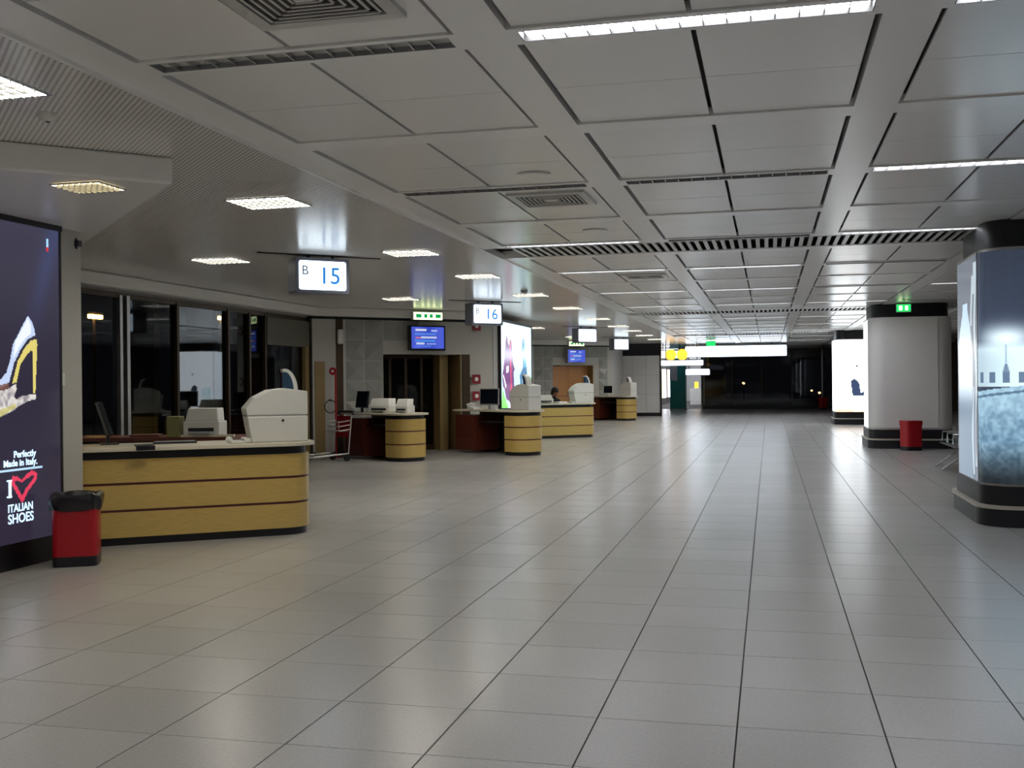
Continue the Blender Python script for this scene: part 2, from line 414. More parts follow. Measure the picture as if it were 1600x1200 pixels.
# square louvre lamps
def square_lamp(x, y, z, m, label, on=True, sc=1.0):
    t = thing('square_lamp', label, 'ceiling lamp', (x,y,z), 0, 'square louvre lamps'); t.scale = (sc,sc,1)
    f = MB(); f.box(-.32,.32,-.27,-.25,-.012,-.001); f.box(-.32,.32,.25,.27,-.012,-.001); f.box(-.32,-.3,-.25,.25,-.012,-.001); f.box(.3,.32,-.25,.25,-.012,-.001)
    f.build('frame', louvre_m, t)
    B(-.3,.3,-.25,.25,-.004,-.001).build('diffuser', m, t)
    for k in range(1,8): B(-.3+.075*k-.005,-.3+.075*k+.005,-.25,.25,-.022,-.004).build('louvre_blade', lampbox_m, t)
    for k in range(1,5): B(-.3,.3,-.25+.1*k-.004,-.25+.1*k+.004,-.022,-.004).build('louvre_blade', lampbox_m, t)
    return t
for (x,y,s) in [(-4.52,1.1,'behind the viewer'),(-7.2,-2.9,'far behind the viewer'),(-4.52,-2.9,'furthest behind the viewer'),(-4.52,9.1,'in front of the lit gate 15 sign'),(-7.25,13.15,'above the windows behind the first counter'),(-4.52,13.15,'just past the lit gate 15 sign'),(-4.52,16.4,'midway between the two lit gate signs'),
                (-7.2,20.28,'ahead of the small green exit sign'),(-4.52,20.28,'just ahead of the second gate sign'),(-4.52,24.2,'beyond the second gate sign'),
                (-4.52,28.7,'beside the bright white light box'),(-4.52,32.7,'by the third gate sign'),(-7.2,32.7,'above the staffed counter area'),(-4.52,36,'past the third gate sign'),(-4.52,39.8,'ahead of the fourth gate sign'),(-7.2,39.8,'in front of the wooden doors'),(-4.52,43.7,'past the fourth gate sign')]:
    square_lamp(x, y, CZ, sq_on_m, 'square louvre lamp in perforated ceiling '+s, True)
square_lamp(-4.95, 7.0, 3.1, sq_warm_m, 'warm square louvre lamp under the pointed canopy', True, .65)
square_lamp(-4.35, 5.1, CZ, sq_on_m, 'square louvre lamp in perforated ceiling ahead of the pointed canopy')

# ------------------------------------------------------------------ gate side walls: advertising blocks with diagonal flanks
def diag_frame(yc):        # local x along wall from window line to hall, local y into the wall
    o = Matrix.Translation((-9.75, yc-5.2, 0)) @ Matrix.Rotation(math.radians(45), 4, 'Z')
    return o
DL = 3.25*math.sqrt(2)
tileside = 0.46
tm = MB(); h_ = tileside/2-.006
tm.v = [(-h_,0,-h_),(h_,0,-h_),(h_,0,h_),(-h_,0,h_),(0,-.06,0)]
tm.f = [(0,1,4),(1,2,4),(2,3,4),(3,0,4),(3,2,1,0)]
relief_me = tm.mesh('relief_tile', tile_m)
for k, yc in enumerate(YC):
    nm = ['near','middle','far'][k]
    root = sroot('wall_block_'+nm, ['advertising block wall beside the first counter','diagonal wall of relief tiles around the dark glass door','diagonal wall of relief tiles around the wooden doors'][k])
    # hall face and rear flank
    core = MB(); e_ = yc+(1.76 if k == 0 else 1.95)
    core.prism([(-6.5,yc-1.9),(-6.5,e_),(-7.3,e_+.1),(-9.75,yc+5.2),(-9.75,yc+4.8),(-7.4,yc+1.6),(-7.0,yc+1.5),(-7.0,yc-1.6)],0,3.1)
    core.build('hall_face', wall_m, root)
    B(-6.52,-6.47,yc-1.9,e_,0,.1).build('skirting', dark_m, root)
    if k == 0: continue
    D = diag_frame(yc)
    def P(mb, name, m, **kw): return mb.xf(D).build(name, m, root, **kw)
    s0, s1, dz = 1.67, 3.72, 2.27
    P(B(0,s0,0,.3,0,3.04),'wall_panel',wall_m); P(B(s1,DL,0,.3,0,3.04),'wall_panel',wall_m); P(B(s0,s1,0,.3,dz,3.04),'wall_panel',wall_m)
    P(B(0,DL,.03,.3,3.04,3.1),'shadow_gap',black_m)
    P(B(-.02,DL+.1,-.06,.3,3.1,CZ-.001),'header_band',band_m,bevel=.02)
    P(B(0,s0,-.015,0,0,.1),'skirting',dark_m); P(B(s1,DL,-.015,0,0,.1),'skirting',dark_m)
    P(B(s0-.0,s0+.03,.0,.7,0,dz),'door_jamb',golden_m); P(B(s1-.03,s1,.0,.7,0,dz),'door_jamb',golden_m)
    if k == 1:
        P(B(.55,.72,-.01,0,0,3.04),'dark_slot',bronze_m); P(B(.05,.28,-.02,0,0,2.1),'gold_and_warm_light',golden_m)  # golden strip: warm light on the grey wall put into its colour
        P(B(s1-.42,s1-.2,.3,.66,0,dz),'golden_pier',golden_m)
        P(B(s1+.02,s1+.22,-.03,0,0,dz),'door_leaf_edge',bronze_m)
    # relief tiles
    c0 = 0.78
    for i in range(int((DL-c0)/tileside)+1):
        sx = c0+tileside*(i+.5)
        for j in range(6):
            z = 3.04-tileside*(j+.5)
            if sx+tileside/2 > DL+.02 or (k == 1 and sx > 2.4): continue
            if s0-.15 < sx < s1+.3 and z-tileside/2 < dz-.05: continue
            o = link('relief_tile', relief_me, root); o.matrix_local = D @ Matrix.Translation((sx,0,z))
    # doors in the recess
    if k == 1:
        dr = sroot('door_1', 'dark glass door in the recess below the flight screen')
        mb = MB(); W = s1-s0
        for q in range(4): mb.box(s0+.03+q*(W-.4)/4, s0+.09+q*(W-.4)/4, .6,.66,0,dz)
        mb.box(s0,s1,.6,.66,0,.12); mb.box(s0,s1,.6,.66,dz-.08,dz)
        mb.xf(D).build('door_frame', bronze_m, dr)
        for q in range(4): B(s0+.09+q*(W-.4)/4, s0+.03+(q+1)*(W-.4)/4,.625,.635,.12,dz-.08).xf(D).build('pane', glass_m, dr)
        B(s0-.3,s1+.3,1.9,1.95,0,2.6).xf(D).build('vestibule_back', black_m, dr)
        B(s0-.3,s1+.3,.72,1.9,2.55,2.6).xf(D).build('vestibule_lid', black_m, dr)
    else:
        dr = sroot('door_2', 'pair of wooden doors in the far relief tile wall'); W = s1-s0
        for q in range(2):
            l = B(s0+.03+q*(W-.06)/2+.005, s0+.03+(q+1)*(W-.06)/2-.005,.35,.4,0,dz-.02).xf(D).build('door_leaf', door_wood_m, dr)
            hx = (s0+s1)/2 + (-.1 if q == 0 else .1)
            MB().tube([(hx,.3,.95),(hx,.3,1.2)],.012).xf(D).build('handle', chrome_m, l)
            B(s0+.03+q*(W-.06)/2+.02, s0+.03+(q+1)*(W-.06)/2-.02,.346,.35,1.0,1.02).xf(D).build('kick_line', strip_m, l)
        ex = thing('fire_extinguisher', 'red fire extinguisher standing beside the wooden doors', 'extinguisher')
        MB().lathe([(.06,0),(.07,.03),(.07,.5),(.04,.57),(.02,.6)],16).xf(D@Matrix.Translation((s0+.14,.2,0))).build('cylinder', red_m, ex, smooth=True)
        B(-.04,.04,-.02,.02,.6,.66).xf(D@Matrix.Translation((s0+.14,.2,0))).build('valve', dgrey_m, ex)
    # flight screen and exit sign on the wall
    def mount(name, label, cat, s, z, rot=0):
        t = thing(name, label, cat); t.matrix_world = D @ Matrix.Translation((s,0,z)); return t
    fs = mount('flight_screen', ['','blue flight information screen above the dark glass door','blue flight information screen above the wooden doors'][k], 'screen', 2.72, 2.65)
    B(-.46,.46,-.24,-.1,-.3,.28).build('casing', scr_frame_m if k == 1 else grey_m, fs, bevel=.01)
    B(-.06,.06,-.1,0,-.05,.05).build('bracket', dgrey_m, fs)
    def scr(u, v):
        rgb = np.zeros(u.shape+(3,)); rgb[:] = (70,90,215)
        rgb[...,:] += (np.sin(u*9)*12)[...,None]
        for q, (a,b_,vv,col) in enumerate([(.12,.45,.86,(230,235,255)),(.6,.8,.84,(170,190,255)),(.1,.75,.66,(90,140,240)),(.12,.3,.5,(230,120,140)),(.3,.78,.52,(205,215,255)),(.1,.72,.36,(80,150,245)),(.14,.4,.24,(210,220,255)),(.45,.75,.22,(150,175,250)),(.1,.6,.1,(90,120,235))]):
            rgb[(abs(v-vv) < .045) & (u > a) & (u < b_)] = col
        return rgb
    raster('display', fs, (-.42,-.241,-.255), (.84,0,0), (0,0,.5), 48, 32, scr, print_mat('flight_display', .8))
    es = mount('exit_sign', ['','lit yellow-green exit sign above the dark glass door','lit yellow-green exit sign above the wooden doors'][k], 'exit sign', 2.75, 3.16)
    B(-.38,.38,-.2,-.07,-.1,.08).build('casing', white_m, es, bevel=.005)
    B(-.37,.37,-.204,-.2,-.095,.075).build('face', exit_m, es)
    for a, b_ in ((-.31,-.17),(-.1,-.02),(.04,.12),(.19,.33)): B(a,b_,-.207,-.204,-.05,.035).build('pictogram', green_m, es)

# ------------------------------------------------------------------ window wall
WX = -9.75
wl = sroot('wall_left', 'window line behind the gate counters')
for (a, b_) in ((-9,2.1),(12.0,21.7),(31.6,41.3),(51.4,60)):
    B(WX-.25,WX-.15,a,b_,3.0,CZ+.1).build('lintel', wall_m, wl)
    B(WX-.15,WX+.13,a,b_,3.1,CZ-.001).build('header_band', band_m, wl, bevel=.03)
    B(WX-.2,WX-.1,a,b_,0,.18).build('sill', dark_m, wl)
B(WX-.25,WX-.15,-9,2.1,0,3.1).build('wall_panel', wall_m, wl); B(WX-.25,WX-.15,51.4,60,0,3.1).build('wall_panel', wall_m, wl)
def window(name, label, ys, door=None):
    wr = sroot(name, label)
    for y in ys: B(WX-.22,WX-.08,y-.035,y+.035,.18,3.02).build('mullion', alu_m if abs(y-14.7) < .1 else bronze_m, wr)  # brighter-lit mullion gets paler metal, the rest dark: light put into colour
    B(WX-.2,WX-.1,ys[0],ys[-1],2.98,3.06).build('head_rail', bronze_m, wr)
    for a, b_ in zip(ys[:-1], ys[1:]): B(WX-.156,WX-.144,a+.035,b_-.035,.18,3.0).build('pane', glass_m, wr)
    return wr
w1 = window('window_1', 'tall dark night windows behind the first counter', [12.1,13.2,14.7,16.34,18.1,18.94,19.6,21.7])
B(WX-.24,WX-.06,14.82,14.9,.18,3.02).build('mullion', alu_m, w1)
B(WX-.13,WX-.06,19.64,21.66,2.41,2.97).build('transom_panel', mat('transom_olive',(104,102,90),.5), w1)
B(WX-.14,WX-.06,21.42,21.62,.0,2.41).build('door_post', golden_m, w1)
window('window_2', 'dark windows behind the staffed counter', [31.7,33.5,35.4,37.3,39.2,41.2])

# ------------------------------------------------------------------ rest of the shell
struct(B(8.8,9,-9,90,0,3.5).build('wall_right', mat('wall_right_bronze', (96,84,70), .5))); struct(B(-10,9,-9.2,-9,0,3.5).build('wall_back', wall_m))
we = sroot('wall_end', 'cream panelled wall closing the gate side beyond the last counter')
B(-7.3,-4.82,48.43,48.7,0,2.75).build('wall_core', wall_m, we); B(-7.3,-4.76,48.4,48.7,2.75,CZ).build('black_fascia', black_m, we)
for i in range(4):
    for j in range(3):
        a = -7.3+i*.62
        B(a+.008,a+.612,48.4,48.43,.15+[0,.86,1.72][j]+.006,.15+[.86,1.72,2.6][j]-.006).build('wall_panel', wallwhite_m, we)
B(-7.3,-4.76,48.38,48.42,0,.15).build('skirting', dark_m, we); B(-4.82,-4.76,48.38,48.7,0,2.75).build('corner_post', dark_m, we)
struct(B(-7.4,-7.2,48.7,90,0,3.4).build('wall_corridor', wall_m), 'side wall of the corridor beyond the direction signs')
# far dark glazing
ge = sroot('window_3', 'wide dark glazing closing the far end of the hall')
gx = [-3.6,-2.0,-.4,1.2,2.8,4.4,6.0,7.6,8.8]
for x in gx: B(x-.03,x+.03,60,60.1,.2,3.3).build('mullion', bronze_m if x != 2.8 else alu_m, ge)
B(-3.6,8.8,59.95,60.15,0,.2).build('sill', dark_m, ge); B(-3.6,8.8,60,60.1,3.2,3.4).build('head_rail', dark_m, ge)
for a, b_ in zip(gx[:-1], gx[1:]): B(a+.03,b_-.03,60.045,60.055,.2,3.2).build('pane', glass_m, ge)
struct(B(-3.7,-3.5,60,90,0,3.4).build('wall_shop_side', wall_m), 'side wall of the bright corridor beyond the hall')
struct(B(-7.4,-3.5,83,83.2,0,3.4).build('wall_corridor_end', wallwhite_m))
for i, y in enumerate((61,65,69,73,77)):
    t = thing('shop_window', 'brightly lit shop front along the far corridor, '+ordn[i]+' from the hall', 'shop window', (-7.2,y,0), 0, 'shop fronts in the corridor')
    B(0,.06,-.0,3.2,.1,2.6).build('frame', steel_m, t); B(.06,.07,.1,1.5,.4,2.4).build('pane', warm_shop_m, t); B(.06,.07,1.6,3.1,.4,2.4).build('pane', cool_shop_m, t)
for i, y in enumerate((52,57,62,67,72,77,81)):
    t = thing('corridor_lamp', 'bright ceiling lamp over the far corridor, '+ordn[i]+' along', 'ceiling lamp', (-5.3,y,3.28), 0, 'corridor ceiling lamps')
    B(-.62,.62,-.17,.17,0,.02).build('housing', louvre_m, t); B(-.6,.6,-.15,.15,-.006,0).build('diffuser', cool_shop_m, t)
struct(B(-7.4,-3.5,60,90,3.3,3.42).build('ceiling_corridor', beam_m), 'plain pale ceiling of the far corridor')
t = thing('display_stand', 'small pale goods stand at the end of the far corridor', 'stand', (-4.6,70,0))
B(-.4,.4,-.3,.3,0,1.1).build('cabinet', white_m, t, bevel=.02); B(-.12,.12,-.05,.05,1.1,1.5).build('header_board', yellow_m, t)
tp = thing('teal_pillar', 'teal painted pillar standing in the passage below the direction signs', 'pillar', (-4.78,58,0))
B(-.44,.44,-.4,.4,0,.08).build('base', grey_m, tp); B(-.42,.42,-.38,.38,.08,2.9).build('shaft', teal_m, tp, bevel=.03); B(-.43,-.02,-.4,-.38,1.6,2.5).build('notice_panel', grey_m, tp)
B(-.44,.44,-.4,.4,2.9,3.3).build('capital', teal_m, tp)

# ------------------------------------------------------------------ outside
struct(B(-90,-10,-10,130,-3.2,-3).build('ground_apron', asphalt_m), 'dark airport apron outside the windows')
struct(B(-10,60,62,130,-3.2,-3).build('ground_apron_far', asphalt_m))
for i, (x,y,z,m_,s) in enumerate([(-30,42.75,4.87,sodium_m,'twin amber lamp on a mast seen through the first window'),(-30,54.32,5.45,sodium_m,'twin amber lamp on a mast seen between the window bars'),(-30,66.57,1.7,coolbulb_m,'white lamp on a mast seen through the glass door panel')]):
    t = thing('apron_lamp', s, 'lamp mast', (x,y,-3))
    MB().tube([(0,0,0),(0,0,z+3)],.08).build('mast', bronze_m, t); B(-.1,.1,-.6,.6,z+3,z+3.1).build('arm', bronze_m, t)
    for q in (-.25,.25): B(-.05,.18,q-.17,q+.17,z+2.82,z+3).build('bulb', m_, t, bevel=.03)
for i, y in enumerate((20.5,23.0,25.5,29.0,32.5)):
    t = thing('facade_fin', 'dark bronze vertical fin outside the windows, '+ordn[i]+' along', 'facade fin', (-13.2,y,-3), 0, 'fins outside the windows')
    B(-.35,.35,-.12,.12,0,7).build('blade', bronze_m, t); B(-.4,.4,-.16,.16,0,.1).build('foot', dark_m, t)
for i in range(9):
    t = thing('taxiway_light', 'small distant light beyond the far glazing, '+ordn[i]+' of the scatter', 'light', (random.uniform(-3,9),random.uniform(75,110),-3), 0, 'lights beyond the far glazing')
    h = random.choice((.6,3.4,4.2,5.1,5.6))
    MB().tube([(0,0,0),(0,0,h)],.05).build('post', bronze_m, t); MB().lathe([(.02,h),(.11,h+.08),(.11,h+.14),(.02,h+.2)],10).build('bulb', mat('taxi_bulb',(255,220,170),.5,emit=(255,200,140),estr=4), t)

# ------------------------------------------------------------------ advertising columns
def raster_path(name, parent, path, z0, z1, nx, ny, fn, m, nrm=0.0):
    P = np.array(path, float); seg = np.linalg.norm(np.diff(P, axis=0), axis=1); cum = np.concatenate([[0], np.cumsum(seg)])
    o = raster(name, parent, (0,0,z0), (1,0,0), (0,0,z1-z0), nx, ny, lambda u, v: fn(u*cum[-1], z0+v*(z1-z0)), m)
    for vtx in o.data.vertices:
        s = vtx.co.x*cum[-1]; vtx.co.x, vtx.co.y = np.interp(s, cum, P[:,0]), np.interp(s, cum, P[:,1])
    return o
rng = np.random.default_rng(3)
def vnoise(u, v, su, sv):
    g = rng.random((int(sv)+3, int(su)+3)); a = u*su; b = v*sv
    i = np.clip(a.astype(int),0,g.shape[1]-2); j = np.clip(b.astype(int),0,g.shape[0]-2); fa = a-i; fb = b-j
    return (g[j,i]*(1-fa)+g[j,i+1]*fa)*(1-fb)+(g[j+1,i]*(1-fa)+g[j+1,i+1]*fa)*fb
def mixc(rgb, mask, col):
    mask = np.clip(mask,0,1)[...,None]; return rgb*(1-mask)+np.array(col)*mask
def night_city(u, z):
    rgb = np.zeros(u.shape+(3,)); t = np.clip((z-1.95)/1.1,0,1)
    rgb[:] = (56,66,84); rgb = rgb*(1-.25*t[...,None])
    rgb = mixc(rgb, np.exp(-(((u-.42)/.3)**2+((z-2.02)/.14)**2))*1.0, (225,245,255))
    rgb = mixc(rgb, np.exp(-((u-1.5)/.3)**2-((z-2.05)/.16)**2)*.9, (225,245,255))
    wallb = np.clip((2.0-z)/.09,0,1)*(z > 1.5)
    rgb = mixc(rgb, wallb*(.62+.3*np.exp(-((u-.6)/.4)**2)), (222,248,255))
    for a in np.arange(.12,2.2,.15): rgb = mixc(rgb, ((abs(u-a) < .032) & (z > 1.54) & (z < 1.66))*.75, (60,80,110))
    rgb = mixc(rgb, ((abs(u-.42) < .012) & (z > 1.66) & (z < 1.95))*.5, (110,140,170))
    rgb = mixc(rgb, ((abs(u-.42) < .035-.25*(z-1.66)) & (z > 1.66) & (z < 1.74))*.6, (70,90,120))
    line = 1.38+.12*u
    low = z < line+.06
    cob = vnoise(u/2.2, z/3.2, 70, 110)*.6+vnoise(u/2.2, z/3.2, 24, 40)*.4
    fade = np.clip((z-.5)/.4,0,1)
    base = np.stack([70+80*cob, 100+85*cob, 125+80*cob], -1)*(.25+.75*fade[...,None])
    base = mixc(base, np.exp(-((z-line)/.25)**2)*.45, (200,235,250))
    rgb = np.where(low[...,None], base, rgb)
    rgb = mixc(rgb, (abs(z-line) < .014)*.7, (60,84,110))
    return rgb
def bottle(u, z):
    # u in metres from the far edge towards the viewer, total 1.4
    rgb = np.zeros(u.shape+(3,)); rgb[:] = (100,108,120)
    rgb = mixc(rgb, np.clip((1.6-z)/1.2,0,1)*.5, (130,148,168))
    hw = np.interp(z, [.45,.7,1.9,2.15,2.35,2.46], [.42,.44,.44,.34,.17,.15])
    d = abs(u-.5)
    rgb = mixc(rgb, ((d < hw) & (z < 2.46))*.92, (205,235,255))
    rgb = mixc(rgb, (d < hw)*np.exp(-((z-1.75)/.3)**2)*(z < 2.46), (248,254,255))
    rgb = mixc(rgb, ((d < hw) & (z < 1.5))*np.clip((1.55-z)/.35,0,1)*.9, (118,138,160))
    for uu, a, b_ in ((1.02,2.55,2.9),(.92,2.2,2.75),(1.12,.6,2.9),(.98,.5,1.5)):
        rgb = mixc(rgb, np.exp(-((u-uu-.05*np.sin(z*5))/.05)**2)*((z > a) & (z < b_))*.85, (225,246,255))
    rgb = mixc(rgb, np.exp(-((u-1.06)/.04)**2)*(z < 1.5)*.6, (70,84,110))
    return rgb
def laptop_ad(u, z):
    rgb = np.zeros(u.shape+(3,)); rgb[:] = (246,252,255)
    x0 = .15
    pol = [(.78,1.02),(.72,1.52),(.85,1.62),(1.0,1.48),(1.06,1.1),(1.3,1.25),(1.75,1.28),(1.75,1.02)]
    rgb = mixc(rgb, inpoly(u, z, pol)*.97, (26,36,58))
    rgb = mixc(rgb, inpoly(u, z, [(.9,2.02),(.93,2.12),(.97,2.05),(.94,1.98)])*.9, (30,34,44))
    for a in (.2,.3,.4,.5): rgb = mixc(rgb, ((abs(u-a) < .03) & (z > 1.05) & (z < 1.55-.2*abs(a-.35)) & (np.sin(z*70+a*40) > -.4))*.8, (110,190,200))
    rgb = mixc(rgb, ((z < .62) & (u > .1))*.8, (255,214,170)); rgb = mixc(rgb, ((z < .55) & (u > .1) & (u < .8))*.5, (240,160,90))
    return rgb
def plain_ad(u, z):
    rgb = np.zeros(u.shape+(3,)); rgb[:] = (240,248,255)
    return mixc(rgb, np.exp(-((z-1.2)/.5)**2)*.12, (200,225,245))
col_lab = ['wide advertising column carrying a night city photograph','advertising column with a blank white front panel','far advertising column with a glowing white front']
for k in range(3):
    yc = 13.3*(k+1); cx0, cx1 = 2.25, 4.05; ya, yb = yc-1.0, yc+.95
    c = sroot('column_%d' % (k+1), col_lab[k])
    MB().prism(rrect(cx0-.05,cx1+.05,ya-.1,yb+.1,.36),0,.19).build('plinth', dark_m, c, smooth=True)
    MB().prism(rrect(cx0-.07,cx1+.07,ya-.12,yb+.12,.37),.19,.225).build('plinth_rail', mat('plinth_rail_metal',(196,190,176),.35,metal=.25), c, smooth=True)
    MB().prism(rrect(cx0-.02,cx1+.02,ya-.05,yb+.05,.35),.225,.43).build('plinth_upper', dark_m, c, smooth=True)
    MB().prism(rrect(cx0,cx1,ya,yb,.34,8),.43,3.0).build('shaft', alu_m if k != 1 else wallwhite_m, c, smooth=True)
    MB().prism(rrect(cx0+.06,cx1-.06,ya+.1,yb-.1,.3),3.0,CZ+.01).build('top_band', black_m, c, smooth=True)
    front = [(x, y) for x, y in arc(cx0+.34,ya+.34,.345,180,270,10)] + [(cx1-.34,ya-.005)]
    side = [(cx0-.006,yb-.36),(cx0-.006,ya+.36)]
    tri = [tag(thing('column_advertisement', l, 'advertisement'), l, 'advertisement') for l in
           (['black and white night city photograph wrapped around the near column','pale bottle advertisement on the flank of the night city column'],
            ['blank white front panel of the second column','glowing white advertisement on the flank of the blank column'],
            ['glowing white advertisement with a dark laptop shape on the far column','glowing white strip advertisement on the far column flank'])[k]]
    m1 = print_mat('print_front_%d' % k, [1.3,1,3.2][k]); m2 = print_mat('print_side_%d' % k, [.9,1.4,3.0][k])
    if k == 1:
        MB().wall([(x,y) for x,y in front],.47,2.98,-.012).build('sheet', wallwhite_m, tri[0], smooth=True)
    else: raster_path('sheet', tri[0], front, .45, 2.97, 190 if k == 0 else 70, 240 if k == 0 else 90, night_city if k == 0 else laptop_ad, m1)
    raster_path('sheet', tri[1], side, .45, 2.97, 60 if k == 0 else 8, 130 if k == 0 else 20, bottle if k == 0 else plain_ad, m2)
    MB().wall([(cx0-.012,ya+.36),(cx0-.012,ya+.33)],.43,3.0,.015).build('edge_strip', chrome_m, tri[1])
es = thing('exit_sign', 'small green exit sign at the top of the blank white column', 'exit sign', (2.97,25.45,3.3))
B(-.16,.16,-.03,.03,-.2,-.02).build('casing', white_m, es); B(-.15,.15,-.036,-.03,-.19,-.03).build('face', mat('exit_green_lit',(0,140,70),.4,emit=(20,190,90),estr=1.6), es)
for a, b_ in ((-.1,-.03),(.03,.09)): B(a,b_,-.04,-.036,-.16,-.06).build('pictogram', exit_m, es)
B(-.01,.01,-.01,.01,-.02,0).build('hanger', dgrey_m, es)
es = thing('exit_sign', 'small green exit sign hanging above the far direction signs', 'exit sign', (-2.4,46,3.3))
B(-.2,.2,-.03,.03,-.24,-.04).build('casing', white_m, es); B(-.19,.19,-.036,-.03,-.23,-.05).build('face', MATS['exit_green_lit'], es); B(-.01,.01,-.01,.01,-.04,0).build('hanger', dgrey_m, es)

# ------------------------------------------------------------------ shoe light box on the near block
sb = thing('shoe_light_box', 'dark light box advertising shoes beside the red bin', 'light box', (-6.5,7.1,0))
sb_y0, sb_y1 = 5.5-7.1, 8.69-7.1
B(.0,.05,sb_y0,sb_y1,0,.22).build('base', black_m, sb); B(0,.05,sb_y0,sb_y1,.22,3.07).build('casing', dark_m, sb)
B(.05,.058,sb_y1-.03,sb_y1,.22,3.06).build('edge_frame', dgrey_m, sb); B(0,.07,sb_y0,sb_y1,3.05,3.1).build('top_frame', black_m, sb)
def shoe_ad(u, v):
    y = 5.5+u*(8.66-5.5); z = .23+v*(3.05-.23)
    rgb = np.zeros(u.shape+(3,)); rgb[:] = (43,38,56)
    rgb = mixc(rgb, np.clip((z-1.6)/1.4,0,1)*.7, (66,66,84))
    rgb = mixc(rgb, np.exp(-((y-8.45-.35*(z-2.6))/.12)**2)*np.clip((z-1.9)/.8,0,1)*.35, (70,86,150))
    # upper of the pump, stiletto heel and jewelled sole
    upper = [(8.229,2.24),(8.279,2.191),(8.315,2.118),(8.323,2.066),(8.228,2.028),(8.126,1.928),(8.042,1.81),(7.992,1.678),(7.967,1.628),(7.863,1.584),(7.5,1.5),(7.05,1.36),(6.95,1.42),(7.05,1.52),(7.45,1.62),(7.7,1.63),(7.864,1.661),(7.945,1.728),(7.994,1.84),(8.029,1.976),(8.079,2.039),(8.18,2.18)]
    rgb = mixc(rgb, inpoly(y,z,upper), (196,212,244))
    rgb = mixc(rgb, inpoly(y,z,[(8.225,2.22),(8.27,2.15),(8.27,2.08),(8.2,2.04),(8.11,1.95),(8.03,1.85),(8.06,2.0),(8.16,2.13)]), (240,246,255))
    rgb = mixc(rgb, inpoly(y,z,[(8.34,2.034),(8.35,1.986),(8.318,1.545),(8.289,1.545),(8.286,1.915),(8.261,1.931),(8.201,1.878),(8.124,1.797),(8.073,1.644),(8.015,1.63),(8.041,1.695),(8.089,1.828),(8.177,1.946),(8.262,2.015)]), (224,208,116))
    rgb = mixc(rgb, inpoly(y,z,[(7.864,1.617),(7.967,1.639),(7.979,1.6),(7.863,1.551),(7.5,1.48),(7.5,1.53)])*.85, (120,84,72))
    plat = [(7.863,1.567),(7.956,1.583),(8.063,1.63),(8.072,1.582),(8.038,1.515),(8.062,1.492),(8.145,1.522),(8.318,1.536),(8.331,1.493),(8.22,1.472),(8.094,1.432),(8.044,1.402),(7.953,1.371),(7.86,1.341),(7.4,1.2),(6.95,1.12),(6.93,1.3),(7.4,1.45)]
    rgb = mixc(rgb, inpoly(y,z,plat)*np.clip(.45+.75*vnoise(u,v,110,95),0,1), (222,216,212))
    rgb = mixc(rgb, inpoly(y,z,[(7.861,1.407),(7.956,1.427),(8.053,1.458),(8.069,1.424),(7.86,1.341),(7.4,1.2),(6.95,1.12),(6.95,1.2),(7.4,1.28)])*.7, (206,196,110))
    rgb = mixc(rgb, (abs(y-8.5) < .012)*(z > 2.88)*(z < 2.96), (170,225,255)); rgb = mixc(rgb, (abs(y-8.5) < .012)*(z > 2.85)*(z <= 2.885), (220,50,60))
    # white rule
    rgb = mixc(rgb, (abs(z-(.873)) < .011)*(y < 8.4)*(y > 7.55), (190,225,255))
    # heart drawn like two tall red boots joined at the toes
    c = np.zeros(u.shape)
    def stroke(pts, wd):
        nonlocal c
        for (a,b0),(a2,b2) in zip(pts[:-1],pts[1:]):
            dx, dz = a2-a, b2-b0; t = np.clip(((y+.06-a)*dx+(z-b0)*dz)/(dx*dx+dz*dz),0,1)
            c = np.maximum(c, (np.hypot(y+.06-a-t*dx, z-b0-t*dz) < wd)*1.0)
    stroke([(8.13,.79),(8.08,.80),(8.07,.76),(8.13,.68),(8.19,.6)], .02); stroke([(8.19,.6),(8.25,.68),(8.36,.77),(8.37,.81),(8.32,.83),(8.25,.80)], .02); stroke([(8.13,.79),(8.19,.765),(8.25,.80)], .012)
    return mixc(rgb, c, (226,60,92))
raster('advert_sheet', sb, (.052, sb_y0, .23), (0, 8.66-5.5, 0), (0,0,2.82), 330, 290, shoe_ad, print_mat('shoe_print', 1.0))
txt_m = mat('advert_letter_lit', (230,245,255), .4, emit=(190,225,255), estr=1.3)
def on_box(y, z): return Matrix(((0,0,1,.056),(1,0,0,y-7.16),(0,1,0,z),(0,0,0,1)))
text('lettering', 'Perfectly', .082, txt_m, sb, on_box(8.08,.98), .001, offset=.002)
text('lettering', 'Made in Italy.', .082, txt_m, sb, on_box(7.95,.905), .001, offset=.002)
text('lettering', 'I', .2, txt_m, sb, on_box(8.005,.64), .001, offset=.008); 
lm = MB(); lm.box(.0555,.0565,7.99-7.16,8.055-7.16,.635,.65); lm.box(.0555,.0565,7.99-7.16,8.055-7.16,.775,.79); lm.build('lettering', txt_m, sb)
text('lettering', 'ITALIAN', .098, txt_m, sb, on_box(8.0,.505), .001, sx=.9, offset=.002)
text('lettering', 'SHOES', .118, txt_m, sb, on_box(8.0,.405), .001, sx=.95, offset=.002)

